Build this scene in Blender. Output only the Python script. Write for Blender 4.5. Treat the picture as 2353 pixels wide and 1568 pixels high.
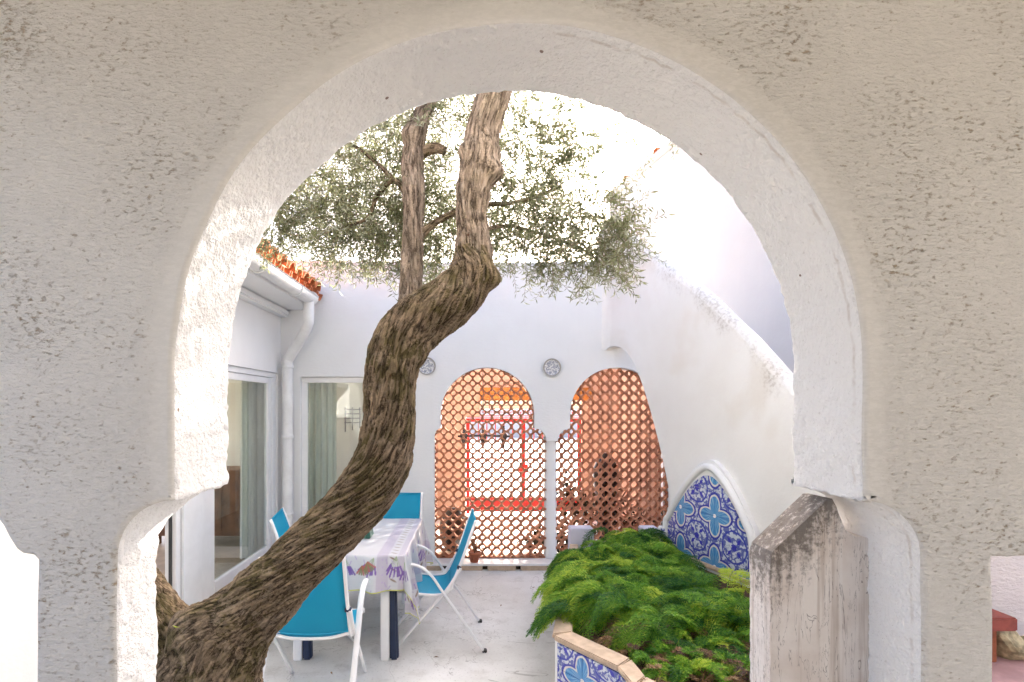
import bpy, bmesh, math, random
import numpy as np
from mathutils import Vector, Matrix, noise
from mathutils.geometry import tessellate_polygon

scn = bpy.context.scene
for o in list(bpy.data.objects):
    bpy.data.objects.remove(o, do_unlink=True)
COL = scn.collection
R = math.radians
random.seed(7)
RNG = np.random.default_rng(11)

# ------------------------------------------------------------------ camera
FPX, PPX, PPY, EYE, FW, FH = 1200.0, 1090.0, 935.0, 1.76, 2353.0, 1568.0
cd = bpy.data.cameras.new('camera')
cam = bpy.data.objects.new('camera', cd); COL.objects.link(cam)
cam.location = (0, 0, EYE); cam.rotation_euler = (R(90), 0, 0)
cd.sensor_width = 36; cd.lens = 36 * FPX / FW
cd.shift_x = (FW / 2 - PPX) / FW
cd.shift_y = (PPY - FH / 2) / FW
cd.clip_start = 0.02; cd.clip_end = 2000
scn.camera = cam

# ------------------------------------------------------------------ light
SUN_EL, SUN_AZ = 28.0, 26.0          # degrees; azimuth from +Y towards +X
w = bpy.data.worlds.new('World'); scn.world = w; w.use_nodes = True
wn = w.node_tree.nodes; wl = w.node_tree.links
sky = wn.new('ShaderNodeTexSky'); sky.sky_type = 'NISHITA'; sky.sun_disc = False
sky.sun_elevation = R(SUN_EL); sky.sun_rotation = R(SUN_AZ)
sky.air_density = 0.5; sky.dust_density = 7.0; sky.ozone_density = 0.0
bg = wn['Background']; bg.inputs['Strength'].default_value = 0.15
wl.new(sky.outputs[0], bg.inputs['Color'])
sl = bpy.data.lights.new('sun', 'SUN'); sl.energy = 3.0; sl.angle = R(0.53); sl.color = (1, 0.96, 0.88)
sun = bpy.data.objects.new('sun', sl); COL.objects.link(sun); sun.location = (4, 12, 12)
sdir = Vector((math.sin(R(SUN_AZ)) * math.cos(R(SUN_EL)), math.cos(R(SUN_AZ)) * math.cos(R(SUN_EL)), math.sin(R(SUN_EL))))
sun.rotation_euler = sdir.to_track_quat('Z', 'Y').to_euler()
vs = scn.view_settings
vs.view_transform = 'Standard'; vs.look = 'None'; vs.gamma = 1.0; vs.use_curve_mapping = False
vs.exposure = 2.95
scn.render.engine = 'CYCLES'
scn.cycles.use_denoising = True
scn.cycles.max_bounces = 7; scn.cycles.diffuse_bounces = 4; scn.cycles.use_adaptive_sampling = True; scn.cycles.adaptive_threshold = 0.02; scn.cycles.transparent_max_bounces = 8
scn.cycles.sample_clamp_indirect = 8

# ------------------------------------------------------------------ helpers
def at(x, y, d):
    """point that stands d metres in front of the arcade viewpoint, from its bearing"""
    return Vector(((x - PPX) * d / FPX, d, EYE - (y - PPY) * d / FPX))

def props(o, label=None, cat=None, group=None, kind=None):
    if label: o['label'] = label
    if cat: o['category'] = cat
    if group: o['group'] = group
    if kind: o['kind'] = kind
    return o

def thing(name, label, cat, loc=(0, 0, 0), group=None, rz=0):
    e = bpy.data.objects.new(name, None); COL.objects.link(e)
    e.empty_display_size = 0.1
    e.location = loc; e.rotation_euler = (0, 0, rz)
    return props(e, label, cat, group)

def mk(name, V, F, mat, parent=None, smooth=False, uv=None, world=True, kind=None):
    me = bpy.data.meshes.new(name)
    me.from_pydata([tuple(v) for v in V], [], F)
    if uv is not None:
        l = me.uv_layers.new(name='UVMap')
        vi = np.empty(len(me.loops), np.int32); me.loops.foreach_get('vertex_index', vi)
        l.data.foreach_set('uv', np.asarray(uv, np.float32)[vi].ravel())
    if smooth:
        me.polygons.foreach_set('use_smooth', [True] * len(me.polygons))
    me.materials.append(mat); me.update()
    return link(name, me, parent, world, kind)

def link(name, me, parent=None, world=True, kind=None):
    o = bpy.data.objects.new(name, me); COL.objects.link(o)
    if parent is not None:
        o.parent = parent
        if world and parent.type == 'EMPTY':
            o.matrix_parent_inverse = Matrix.Translation(-parent.location)
    if kind: o['kind'] = kind
    return o

def copy_tree(o, parent=None):
    c = o.copy(); COL.objects.link(c)
    if parent is not None:
        c.parent = parent; c.matrix_parent_inverse = o.matrix_parent_inverse.copy()
    for ch in list(o.children):
        copy_tree(ch, c)
    return c

def fix_normals(me):
    bm = bmesh.new(); bm.from_mesh(me)
    bmesh.ops.recalc_face_normals(bm, faces=bm.faces); bm.to_mesh(me); bm.free()

def bevel_mesh(me, w, seg=2, ang=30):
    bm = bmesh.new(); bm.from_mesh(me)
    bmesh.ops.recalc_face_normals(bm, faces=bm.faces)
    es = [e for e in bm.edges if len(e.link_faces) == 2 and e.calc_face_angle(0) > R(ang)]
    bmesh.ops.bevel(bm, geom=es, offset=w, segments=seg, affect='EDGES', clamp_overlap=True)
    bm.to_mesh(me); bm.free()

BOXF = [(0, 3, 2, 1), (4, 5, 6, 7), (0, 1, 5, 4), (1, 2, 6, 5), (2, 3, 7, 6), (3, 0, 4, 7)]
def boxv(lo, hi):
    x0, y0, z0 = lo; x1, y1, z1 = hi
    return [(x0, y0, z0), (x1, y0, z0), (x1, y1, z0), (x0, y1, z0), (x0, y0, z1), (x1, y0, z1), (x1, y1, z1), (x0, y1, z1)]

def box(name, lo, hi, mat, parent=None, bev=0.0, world=True, kind=None):
    o = mk(name, boxv(lo, hi), BOXF, mat, parent, world=world, kind=kind)
    if bev: bevel_mesh(o.data, bev)
    return o

def prism(name, poly, fa, fb, mat, parent=None, bev=0.0, smooth=False, world=True):
    """poly: 2-D points; fa/fb turn a 2-D point into the 3-D point of either cap"""
    n = len(poly)
    V = [fa(*p) for p in poly] + [fb(*p) for p in poly]
    tri = tessellate_polygon([[Vector((p[0], p[1], 0)) for p in poly]])
    F = [tuple(t) for t in tri] + [tuple(i + n for i in reversed(t)) for t in tri]
    F += [(i, (i + 1) % n, (i + 1) % n + n, i + n) for i in range(n)]
    o = mk(name, V, F, mat, parent, world=world)
    if bev: 
        bm = bmesh.new(); bm.from_mesh(o.data)
        bmesh.ops.recalc_face_normals(bm, faces=bm.faces)
        es = [e for e in bm.edges if len(e.link_faces) == 2 and e.calc_face_angle(0) > R(35)]
        bmesh.ops.bevel(bm, geom=es, offset=bev, segments=2, affect='EDGES', clamp_overlap=True)
        bm.to_mesh(o.data); bm.free()
    else:
        fix_normals(o.data)
    return o

def catmull(P, n):
    P = [Vector(p) for p in P]
    P = [P[0] * 2 - P[1]] + P + [P[-1] * 2 - P[-2]]
    out = []
    for i in range(1, len(P) - 2):
        for k in range(n):
            t = k / n; a, b, c, d = P[i - 1], P[i], P[i + 1], P[i + 2]
            out.append(0.5 * ((2 * b) + (c - a) * t + (2 * a - 5 * b + 4 * c - d) * t * t + (3 * b - a - 3 * c + d) * t ** 3))
    out.append(P[-2]); return out

def tube_geo(P, rad, ns=8, caps=True, flat=None):
    """swept tube along points; rad list or number; flat=(a,b) scales the section"""
    P = [Vector(p) for p in P]; n = len(P)
    if not hasattr(rad, '__len__'): rad = [rad] * n
    T = [(P[min(i + 1, n - 1)] - P[max(i - 1, 0)]).normalized() for i in range(n)]
    up = Vector((1, 0, 0)) if abs(T[0].x) < 0.9 else Vector((0, 0, 1))
    N = (up - T[0] * up.dot(T[0])).normalized()
    V, F = [], []
    fa, fb = flat or (1, 1)
    for i in range(n):
        N = (N - T[i] * N.dot(T[i])).normalized(); B = T[i].cross(N)
        for k in range(ns):
            a = 2 * math.pi * k / ns
            V.append(P[i] + N * (math.cos(a) * rad[i] * fa) + B * (math.sin(a) * rad[i] * fb))
    for i in range(n - 1):
        for k in range(ns):
            a, b = i * ns + k, i * ns + (k + 1) % ns
            F.append((a, b, b + ns, a + ns))
    if caps:
        F.append(tuple(reversed(range(ns)))); F.append(tuple(range((n - 1) * ns, n * ns)))
    return V, F

def tube(name, P, rad, mat, parent=None, ns=8, world=True, flat=None, smooth=True, kind=None):
    V, F = tube_geo(P, rad, ns, True, flat)
    return mk(name, V, F, mat, parent, smooth=smooth, world=world, kind=kind)

def lathe(name, prof, mat, parent=None, ns=24, center=(0, 0, 0), world=True, axis='z', smooth=True):
    V, F = [], []
    for (r, h) in prof:
        for k in range(ns):
            a = 2 * math.pi * k / ns
            if axis == 'z': v = (r * math.cos(a), r * math.sin(a), h)
            else: v = (r * math.cos(a), -h, r * math.sin(a))
            V.append((v[0] + center[0], v[1] + center[1], v[2] + center[2]))
    for i in range(len(prof) - 1):
        for k in range(ns):
            a, b = i * ns + k, i * ns + (k + 1) % ns
            F.append((a, b, b + ns, a + ns))
    F.append(tuple(range(ns))); F.append(tuple(range((len(prof) - 1) * ns, len(prof) * ns)))
    o = mk(name, V, F, mat, parent, smooth=smooth, world=world)
    fix_normals(o.data); return o

def merge(parts):
    V, F = [], []
    for v, f in parts:
        n = len(V); V += list(v); F += [tuple(i + n for i in q) for q in f]
    return V, F

# ------------------------------------------------------------------ node expressions
class S:
    """a shader value; arithmetic on it adds math nodes"""
    def __init__(s, nt, sock): s.nt, s.k = nt, sock
    def m(s, op, *a):
        n = s.nt.nodes.new('ShaderNodeMath'); n.operation = op
        for i, v in enumerate((s,) + a):
            if isinstance(v, S): s.nt.links.new(v.k, n.inputs[i])
            else: n.inputs[i].default_value = v
        return S(s.nt, n.outputs[0])
    def __add__(s, o): return s.m('ADD', o)
    __radd__ = __add__
    def __sub__(s, o): return s.m('SUBTRACT', o)
    def __rsub__(s, o): return (s * -1.0) + o
    def __mul__(s, o): return s.m('MULTIPLY', o)
    __rmul__ = __mul__
    def __truediv__(s, o): return s.m('DIVIDE', o)
    def abs(s): return s.m('ABSOLUTE')
    def sin(s): return s.m('SINE')
    def sqrt(s): return s.m('SQRT')
    def pow(s, e): return s.m('POWER', e)
    def frac(s): return s.m('FRACT')
    def max(s, o): return s.m('MAXIMUM', o)
    def min(s, o): return s.m('MINIMUM', o)
    def lt(s, o): return s.m('LESS_THAN', o)
    def gt(s, o): return s.m('GREATER_THAN', o)
    def atan2(s, o): return s.m('ARCTAN2', o)
    def clip(s): 
        r = s.m('ADD', 0.0); r.k.node.use_clamp = True; return r
    def step(s, a, b):
        n = s.nt.nodes.new('ShaderNodeMapRange'); n.interpolation_type = 'SMOOTHSTEP'
        s.nt.links.new(s.k, n.inputs['Value'])
        n.inputs['From Min'].default_value = a; n.inputs['From Max'].default_value = b
        return S(s.nt, n.outputs[0])

class M:
    def __init__(s, name, rough=0.8, spec=0.3, metal=0.0):
        s.mat = bpy.data.materials.new(name); s.mat.use_nodes = True
        s.nt = s.mat.node_tree; s.b = s.nt.nodes['Principled BSDF']
        s.b.inputs['Roughness'].default_value = rough
        s.b.inputs['Specular IOR Level'].default_value = spec
        s.b.inputs['Metallic'].default_value = metal
    def coord(s, kind='Object'):
        n = s.nt.nodes.new('ShaderNodeTexCoord'); return n.outputs[kind]
    def attr(s, name, out='Vector'):
        n = s.nt.nodes.new('ShaderNodeAttribute'); n.attribute_name = name; return n.outputs[out]
    def map(s, vec, scale=(1, 1, 1), rot=(0, 0, 0), loc=(0, 0, 0)):
        n = s.nt.nodes.new('ShaderNodeMapping'); s.nt.links.new(vec, n.inputs[0])
        n.inputs['Scale'].default_value = scale; n.inputs['Rotation'].default_value = rot; n.inputs['Location'].default_value = loc
        return n.outputs[0]
    def xyz(s, vec):
        n = s.nt.nodes.new('ShaderNodeSeparateXYZ'); s.nt.links.new(vec, n.inputs[0])
        return [S(s.nt, n.outputs[i]) for i in range(3)]
    def noise(s, vec, scale, detail=3, rough=0.5, dist=0.0):
        n = s.nt.nodes.new('ShaderNodeTexNoise'); s.nt.links.new(vec, n.inputs['Vector'])
        n.inputs['Scale'].default_value = scale; n.inputs['Detail'].default_value = detail
        n.inputs['Roughness'].default_value = rough; n.inputs['Distortion'].default_value = dist
        return S(s.nt, n.outputs[0])
    def voro(s, vec, scale, feat='F1', out='Distance', rnd=1.0):
        n = s.nt.nodes.new('ShaderNodeTexVoronoi'); s.nt.links.new(vec, n.inputs['Vector'])
        n.feature = feat; n.inputs['Scale'].default_value = scale; n.inputs['Randomness'].default_value = rnd
        return S(s.nt, n.outputs[out])
    def mix(s, f, a, b, mode='MIX'):
        n = s.nt.nodes.new('ShaderNodeMix'); n.data_type = 'RGBA'; n.blend_type = mode
        for v, i in ((f, 0), (a, 6), (b, 7)):
            if isinstance(v, S): s.nt.links.new(v.k, n.inputs[i])
            elif hasattr(v, 'node'): s.nt.links.new(v, n.inputs[i])
            elif isinstance(v, tuple): n.inputs[i].default_value = v if len(v) == 4 else (*v, 1)
            else: n.inputs[i].default_value = v
        return n.outputs[2]
    def color(s, c):
        if isinstance(c, tuple): s.b.inputs['Base Color'].default_value = (*c, 1)
        else: s.nt.links.new(c, s.b.inputs['Base Color'])
        return s
    def bump(s, h, strength=0.5, dist=0.01):
        n = s.nt.nodes.new('ShaderNodeBump'); s.nt.links.new(h.k, n.inputs['Height'])
        n.inputs['Strength'].default_value = strength; n.inputs['Distance'].default_value = dist
        s.nt.links.new(n.outputs[0], s.b.inputs['Normal']); return s
    def roughness(s, r): s.nt.links.new(r.k, s.b.inputs['Roughness']); return s

def simple(name, c, rough=0.6, spec=0.3, metal=0.0, var=0.12, scale=20, bump=0.0):
    m = M(name, rough, spec, metal); v = m.coord()
    n = m.noise(v, scale, 4, 0.6)
    d = tuple(max(0, x * (1 - var)) for x in c); l = tuple(min(1, x * (1 + var)) for x in c)
    m.color(m.mix(n.step(0.3, 0.7), d, l))
    if bump: m.bump(n, 0.4, bump)
    return m.mat
# ------------------------------------------------------------------ materials
WD, WT = 1.30, 0.30                     # arcade wall: front plane, thickness
def wx(x): return (x - PPX) * WD / FPX
def wz(y): return EYE - (y - PPY) * WD / FPX
ARC_X, ARC_Z, ARC_R = wx(1192), wz(842), 792 * WD / FPX

def mat_arcade():
    m = M('stucco_arcade', 0.9, 0.15); v = m.coord(); x, y, z = m.xyz(v)
    # distance from the rim of the big arch: the plaster is trowelled smooth there
    dz = (z - ARC_Z).max(0.0); dx = x - ARC_X
    d = (dx * dx + dz * dz).sqrt() - ARC_R
    wob = m.noise(v, 3, 2) * 0.04
    rough_zone = (d + wob).step(0.05, 0.10)
    front = y.lt(WD + 0.008)
    mp = m.map(v, (1, 1, 2.6), (0, R(-8), 0))
    grain = m.noise(mp, 55, 4, 0.62, 0.3)
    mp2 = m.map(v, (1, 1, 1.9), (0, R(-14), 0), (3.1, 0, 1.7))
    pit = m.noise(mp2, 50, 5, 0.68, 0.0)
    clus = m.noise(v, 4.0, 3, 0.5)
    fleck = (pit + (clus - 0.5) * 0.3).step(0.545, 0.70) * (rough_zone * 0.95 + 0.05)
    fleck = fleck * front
    big = m.noise(v, 1.3, 3)
    base = m.mix(big.step(0.3, 0.7), (0.665, 0.645, 0.595), (0.73, 0.715, 0.67))
    base = m.mix(grain.step(0.38, 0.66) * 0.5, base, (0.80, 0.775, 0.73))
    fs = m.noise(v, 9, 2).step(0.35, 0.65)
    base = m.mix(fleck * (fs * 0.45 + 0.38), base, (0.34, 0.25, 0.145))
    # reveal: courtyard light put into a whiter colour; fine grey specks, a rusty hairline near the front edge
    spk = m.noise(v, 95, 3, 0.6).step(0.60, 0.72)
    rev = m.mix(spk * 0.30, (0.88, 0.876, 0.855), (0.48, 0.45, 0.40))
    ln = ((y - (m.noise(v, 4, 3) * 0.016 + WD + 0.027)).abs() * -1.0).step(-0.008, -0.001) * (m.noise(v, 9, 4, 0.7).step(0.40, 0.62)) * (x.gt(0.2))
    rev = m.mix(ln * 0.32, rev, (0.36, 0.26, 0.17))
    dot = m.voro(v, 6.5).lt(0.035)
    rev = m.mix(dot * 0.8, rev, (0.16, 0.08, 0.04))
    m.color(m.mix(front, rev, base))
    rv = m.noise(v, 60, 4, 0.62) * 1.1 + m.noise(v, 24, 2) * 0.9
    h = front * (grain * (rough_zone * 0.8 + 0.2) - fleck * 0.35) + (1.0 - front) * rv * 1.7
    m.bump(h, 0.9, 0.008)
    return m.mat

def mat_white(name, c=(0.80, 0.80, 0.79), dirt=0.25, bs=26, bd=0.006, stretch=(1, 1, 2.2), low=(0.62, 0.60, 0.56)):
    m = M(name, 0.9, 0.15); v = m.coord(); x, y, z = m.xyz(v)
    n = m.noise(m.map(v, stretch), bs, 5, 0.6, 0.2)
    big = m.noise(v, 0.9, 4, 0.6)
    drip = m.noise(m.map(v, (5, 5, 0.5)), 1.6, 4, 0.6).step(0.52, 0.8)
    c2 = tuple(k * 0.93 for k in c)
    base = m.mix(big.step(0.3, 0.7), c2, c)
    base = m.mix(drip * dirt, base, low)
    sp = m.noise(v, 70, 2).step(0.68, 0.78)
    base = m.mix(sp * 0.25 * dirt * 3, base, (0.4, 0.36, 0.3))
    m.color(base); m.bump(n, 0.55, bd)
    return m.mat

def mat_rightwall():
    m = M('limewash_weathered', 0.92, 0.12); v = m.coord(); x, y, z = m.xyz(v)
    top = z - (y * 0.84 - 1.02)                       # height relative to the sloping coping
    n = m.noise(v, 24, 5, 0.6, 0.2); big = m.noise(v, 0.9, 4, 0.6)
    base = m.mix(big.step(0.3, 0.7), (0.76, 0.74, 0.70), (0.82, 0.81, 0.78))
    blot = m.noise(m.map(v, (1, 1, 0.55)), 2.6, 5, 0.65)
    dirt = (top * 1.2 + 0.28 + (blot - 0.5) * 1.4).step(0.05, 0.42)
    fine = m.noise(v, 40, 4, 0.7).step(0.42, 0.66)
    base = m.mix(dirt * (fine * 0.7 + 0.2), base, (0.46, 0.42, 0.37))
    warm = m.noise(v, 1.7, 3, 0.5, 0.4).step(0.56, 0.74)
    base = m.mix(warm * 0.28, base, (0.63, 0.55, 0.44))
    m.color(base); m.bump(n, 0.6, 0.008)
    return m.mat

def mat_stub():
    m = M('limewash_stained', 0.95, 0.1); v = m.coord(); x, y, z = m.xyz(v)
    n = m.noise(v, 45, 5, 0.65, 0.2)
    streak = m.noise(m.map(v, (26, 26, 0.9)), 1.7, 5, 0.6, 0.25)
    base = m.mix(m.noise(v, 6, 4, 0.6).step(0.35, 0.65), (0.68, 0.61, 0.55), (0.80, 0.75, 0.70))
    base = m.mix(streak.step(0.50, 0.68) * 0.48, base, (0.40, 0.31, 0.24))
    base = m.mix(streak.step(0.25, 0.42) * 0.0 + m.noise(m.map(v, (20, 20, 0.8), (0, 0, 0), (4, 0, 2)), 2.2, 3).step(0.6, 0.75) * 0.4, base, (0.85, 0.83, 0.80))
    # black lichen that grew on the sloping top and ran down from it
    edge = z - (x * 0.95 + 0.539)
    runs = m.noise(m.map(v, (30, 30, 2.0)), 1.5, 4, 0.65)
    lich = (edge * 6.0 + 0.86 + (runs - 0.5) * 1.7 + (m.noise(v, 42, 5, 0.8) - 0.5) * 3.0).step(0.05, 0.95)
    base = m.mix(lich * 0.80, base, (0.085, 0.072, 0.062))
    crack = m.noise(m.map(v, (9, 9, 1.2)), 3, 4, 0.7, 0.8)
    ck = (crack - 0.5).abs().lt(0.006)
    base = m.mix(ck * 0.55, base, (0.12, 0.09, 0.07))
    m.color(base); m.bump(n + streak * 0.5, 0.6, 0.007)
    return m.mat

def mat_floor():
    m = M('concrete_floor', 0.75, 0.25); v = m.coord()
    big = m.noise(v, 1.1, 5, 0.62, 0.4); mid = m.noise(v, 5, 5, 0.65); fine = m.noise(v, 60, 4, 0.6)
    base = m.mix(big.step(0.32, 0.68), (0.64, 0.625, 0.59), (0.80, 0.79, 0.765))
    base = m.mix(mid.step(0.5, 0.72) * 0.5, base, (0.48, 0.455, 0.41))
    base = m.mix(m.noise(v, 13, 4, 0.7).step(0.58, 0.74) * 0.4, base, (0.76, 0.74, 0.70))
    base = m.mix(fine.step(0.56, 0.72) * 0.5, base, (0.36, 0.335, 0.30))
    ck = (m.noise(v, 0.9, 5, 0.62, 1.2) - 0.5).abs().lt(0.0022)
    base = m.mix(ck * 0.45, base, (0.22, 0.20, 0.17))
    m.color(base); m.bump(mid * 0.6 + fine * 0.4, 0.45, 0.005)
    return m.mat

def mat_bark(name, light, dark, moss, mossy=0.5):
    m = M(name, 0.92, 0.12)
    v = m.attr('bark'); o = m.coord()
    n1 = m.noise(v, 48, 5, 0.64, 0.5); n2 = m.noise(m.map(v, (1, 1, 3.0), (0, 0, 0), (2, 7, 4)), 80, 4, 0.68, 0.4)
    edge = (n1 - 0.5).abs(); cc = n2.step(0.36, 0.64)
    f1 = m.noise(o, 130, 4, 0.7); pat = m.noise(o, 8, 4, 0.62); pat2 = m.noise(m.map(o, (1, 1, 1), (0, 0, 0), (5, 3, 1)), 14, 3, 0.6)
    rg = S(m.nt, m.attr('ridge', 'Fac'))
    mid = tuple(0.5 * a + 0.5 * b for a, b in zip(light, dark))
    base = m.mix(cc, mid, light)
    base = m.mix(f1.step(0.45, 0.62) * 0.7, base, tuple(0.5 * a for a in mid))
    base = m.mix(pat2.step(0.50, 0.68) * 0.6, base, tuple(0.8 * k + 0.06 for k in light))
    grn = (pat + (f1 - 0.5) * 0.45).step(0.44, 0.60)
    base = m.mix(grn * mossy, base, moss)
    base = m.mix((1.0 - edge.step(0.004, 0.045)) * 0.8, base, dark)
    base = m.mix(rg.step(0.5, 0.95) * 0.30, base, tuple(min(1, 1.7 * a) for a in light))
    m.color(base); m.bump(edge.step(0.0, 0.07) * 0.9 + n2 * 0.8 + f1 * 0.5, 0.9, 0.008)
    return m.mat

def mat_leaf(name, cols, trans=0.45, rough=0.5):
    """cols: dark, mid, light, chosen by the per-leaf attribute 'tone'"""
    m = M(name, rough, 0.35)
    t = S(m.nt, m.attr('tone', 'Fac'))
    c = m.mix(t.step(0.0, 0.55), cols[0], cols[1]); c = m.mix(t.step(0.5, 1.0), c, cols[2])
    m.color(c)
    tr = m.nt.nodes.new('ShaderNodeBsdfTranslucent'); m.nt.links.new(c, tr.inputs[0])
    mx = m.nt.nodes.new('ShaderNodeMixShader'); mx.inputs[0].default_value = trans
    m.nt.links.new(m.b.outputs[0], mx.inputs[1]); m.nt.links.new(tr.outputs[0], mx.inputs[2])
    m.nt.links.new(mx.outputs[0], m.nt.nodes['Material Output'].inputs[0])
    return m.mat

def mat_tile():
    """hand-painted blue flower on white glaze; the flower repeats every 1 in UV"""
    m = M('glazed_flower_tile', 0.16, 0.5)
    uvx = m.coord('UV'); u, v, _ = m.xyz(uvx)
    wob = (m.noise(uvx, 9, 2) - 0.5) * 0.03
    x = (u + wob).frac() - 0.5; y = (v - wob).frac() - 0.5
    ax, ay = x.abs(), y.abs(); mj, mn = ax.max(ay), ax.min(ay)
    e = (((mj - 0.205) / 0.185).pow(2.0) + (mn / 0.125).pow(2.0)).sqrt()
    r = (x * x + y * y).sqrt()
    petal = 1.0 - e.step(0.93, 1.0)
    rim = (1.0 - e.step(1.16, 1.22)) - petal
    outl = (1.0 - e.step(1.42, 1.5)) * e.gt(1.19)
    vein = (mn.atan2(mj - 0.02) * 26.0).sin().gt(0.15)
    # scroll leaves in the corners
    cx, cy = 0.5 - ax, 0.5 - ay
    rc = (cx * cx + cy * cy).sqrt()
    ring = ((rc - 0.30 + (m.noise(uvx, 5, 2) - 0.5) * 0.05).abs() - 0.018).lt(0.0)
    dia = (((cx - cy).abs() / 0.055) + ((cx + cy - 0.24).abs() / 0.12)).lt(1.0)
    dot = (((cx - 0.02).abs() / 0.05) + ((cy - 0.02).abs() / 0.05)).lt(1.0)
    scr = (m.noise(uvx, 11, 2, 0.5, 0.9)).step(0.48, 0.52)
    g = m.mix(m.noise(uvx, 6, 3).step(0.35, 0.65), (0.50, 0.56, 0.66), (0.66, 0.70, 0.74))
    g = m.mix(scr * 0.85, g, (0.050, 0.070, 0.36))
    g = m.mix(ring * 0.95, g, (0.055, 0.07, 0.40))
    g = m.mix(dia.max(dot), g, (0.06, 0.06, 0.42))
    g = m.mix(outl, g, (0.055, 0.065, 0.36))
    g = m.mix(rim, g, (0.68, 0.67, 0.62))
    pc = m.mix(vein * 0.65, (0.20, 0.42, 0.64), (0.03, 0.15, 0.46))
    pc = m.mix(m.noise(uvx, 7, 3).step(0.35, 0.65) * 0.5, pc, (0.04, 0.25, 0.55))
    g = m.mix(petal, g, pc)
    g = m.mix(r.lt(0.04), g, (0.85, 0.86, 0.84))
    m.color(g); m.bump(m.noise(uvx, 4, 2), 0.15, 0.01)
    return m.mat

MAT = {}
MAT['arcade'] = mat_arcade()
MAT['white'] = mat_white('limewash_white', (0.80, 0.80, 0.79), 0.10)
MAT['housewhite'] = mat_white('house_render', (0.83, 0.83, 0.825), 0.06, 40, 0.003, (1, 1, 1))
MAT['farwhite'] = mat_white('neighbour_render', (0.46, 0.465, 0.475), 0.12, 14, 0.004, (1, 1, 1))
MAT['rough'] = mat_white('roughcast', (0.72, 0.69, 0.68), 0.5, 30, 0.03, (1, 1, 2.6), (0.30, 0.24, 0.2))
MAT['rightwall'] = mat_rightwall()
MAT['stub'] = mat_stub()
MAT['floor'] = mat_floor()
MAT['ground'] = simple('pale_ground', (0.30, 0.28, 0.25), 0.9, 0.2, var=0.15, scale=1.5)
MAT['street'] = simple('pale_paving', (0.72, 0.70, 0.67), 0.85, 0.2, var=0.08, scale=2)
MAT['porchfloor'] = simple('white_marble', (0.78, 0.76, 0.74), 0.35, 0.4, var=0.07, scale=5)
MAT['porchwood'] = simple('porch_timber', (0.52, 0.51, 0.48), 0.7, 0.2, var=0.3, scale=6)
MAT['porchtile'] = simple('porch_clay_floor', (0.27, 0.245, 0.21), 0.6, 0.3, var=0.25, scale=5)
MAT['porchwhite'] = mat_white('porch_render', (0.45, 0.445, 0.425), 0.1)
MAT['peach'] = mat_white('peach_plaster', (0.66, 0.43, 0.31), 0.08, 26, 0.004, (1, 1, 1), (0.6, 0.4, 0.3))
def mat_terra():
    m = M('terracotta', 0.85, 0.15); v = m.coord()
    inf = m.nt.nodes.new('ShaderNodeObjectInfo'); r = S(m.nt, inf.outputs['Random'])
    c = m.mix(r, (0.33, 0.140, 0.080), (0.50, 0.235, 0.135)); n = m.noise(v, 40, 4, 0.65)
    c = m.mix(n.step(0.5, 0.72) * 0.5, c, (0.20, 0.085, 0.05)); m.color(c); m.bump(n, 0.4, 0.003); return m.mat
MAT['terracotta'] = mat_terra()
MAT['clay'] = simple('clay_roof', (0.52, 0.19, 0.085), 0.85, 0.2, var=0.4, scale=9, bump=0.004)
MAT['pot'] = simple('pot_clay', (0.42, 0.14, 0.075), 0.8, 0.2, var=0.2, scale=12)
MAT['red'] = simple('red_iron_paint', (0.62, 0.035, 0.025), 0.45, 0.4, var=0.15, scale=12)
MAT['iron'] = simple('black_iron', (0.03, 0.03, 0.032), 0.55, 0.4, var=0.3, scale=30)
MAT['lintel'] = simple('lintel_wood', (0.50, 0.19, 0.045), 0.6, 0.3, var=0.25, scale=10)
MAT['frame'] = simple('white_aluminium', (0.80, 0.80, 0.80), 0.35, 0.45, var=0.03, scale=8)
MAT['gutter'] = simple('white_gutter', (0.78, 0.78, 0.77), 0.45, 0.4, var=0.08, scale=5)
MAT['rubber'] = simple('dark_gasket', (0.05, 0.05, 0.05), 0.6, 0.3)
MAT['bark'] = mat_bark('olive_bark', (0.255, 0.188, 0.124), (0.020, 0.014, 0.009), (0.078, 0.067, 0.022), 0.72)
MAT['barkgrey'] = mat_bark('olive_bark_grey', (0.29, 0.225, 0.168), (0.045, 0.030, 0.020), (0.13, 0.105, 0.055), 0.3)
MAT['leaf'] = mat_leaf('olive_leaf', ((0.115, 0.125, 0.058), (0.235, 0.248, 0.130), (0.42, 0.435, 0.325)), 0.52)
MAT['fern'] = mat_leaf('fern_frond', ((0.034, 0.135, 0.024), (0.19, 0.41, 0.038), (0.58, 0.69, 0.08)), 0.52)
MAT['dry'] = mat_leaf('dry_stem', ((0.06, 0.03, 0.015), (0.22, 0.12, 0.05), (0.42, 0.28, 0.14)), 0.25)
MAT['darkleaf'] = mat_leaf('dark_leaf', ((0.012, 0.012, 0.008), (0.035, 0.035, 0.014), (0.16, 0.085, 0.04)), 0.2)
MAT['soil'] = simple('soil', (0.075, 0.048, 0.03), 0.95, 0.1, var=0.4, scale=30, bump=0.01)
MAT['tile'] = mat_tile()
MAT['stone'] = simple('rim_stone', (0.52, 0.40, 0.29), 0.85, 0.2, var=0.15, scale=14, bump=0.003)
MAT['chairframe'] = simple('white_tube', (0.80, 0.80, 0.80), 0.35, 0.45, var=0.03, scale=10)
MAT['navy'] = simple('navy_paint', (0.022, 0.035, 0.075), 0.5, 0.35, var=0.15, scale=10)
MAT['black'] = simple('black_glaze', (0.012, 0.010, 0.012), 0.3, 0.5, var=0.3, scale=10)
MAT['wood'] = simple('brown_wood', (0.22, 0.095, 0.045), 0.5, 0.35, var=0.35, scale=7)
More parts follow.
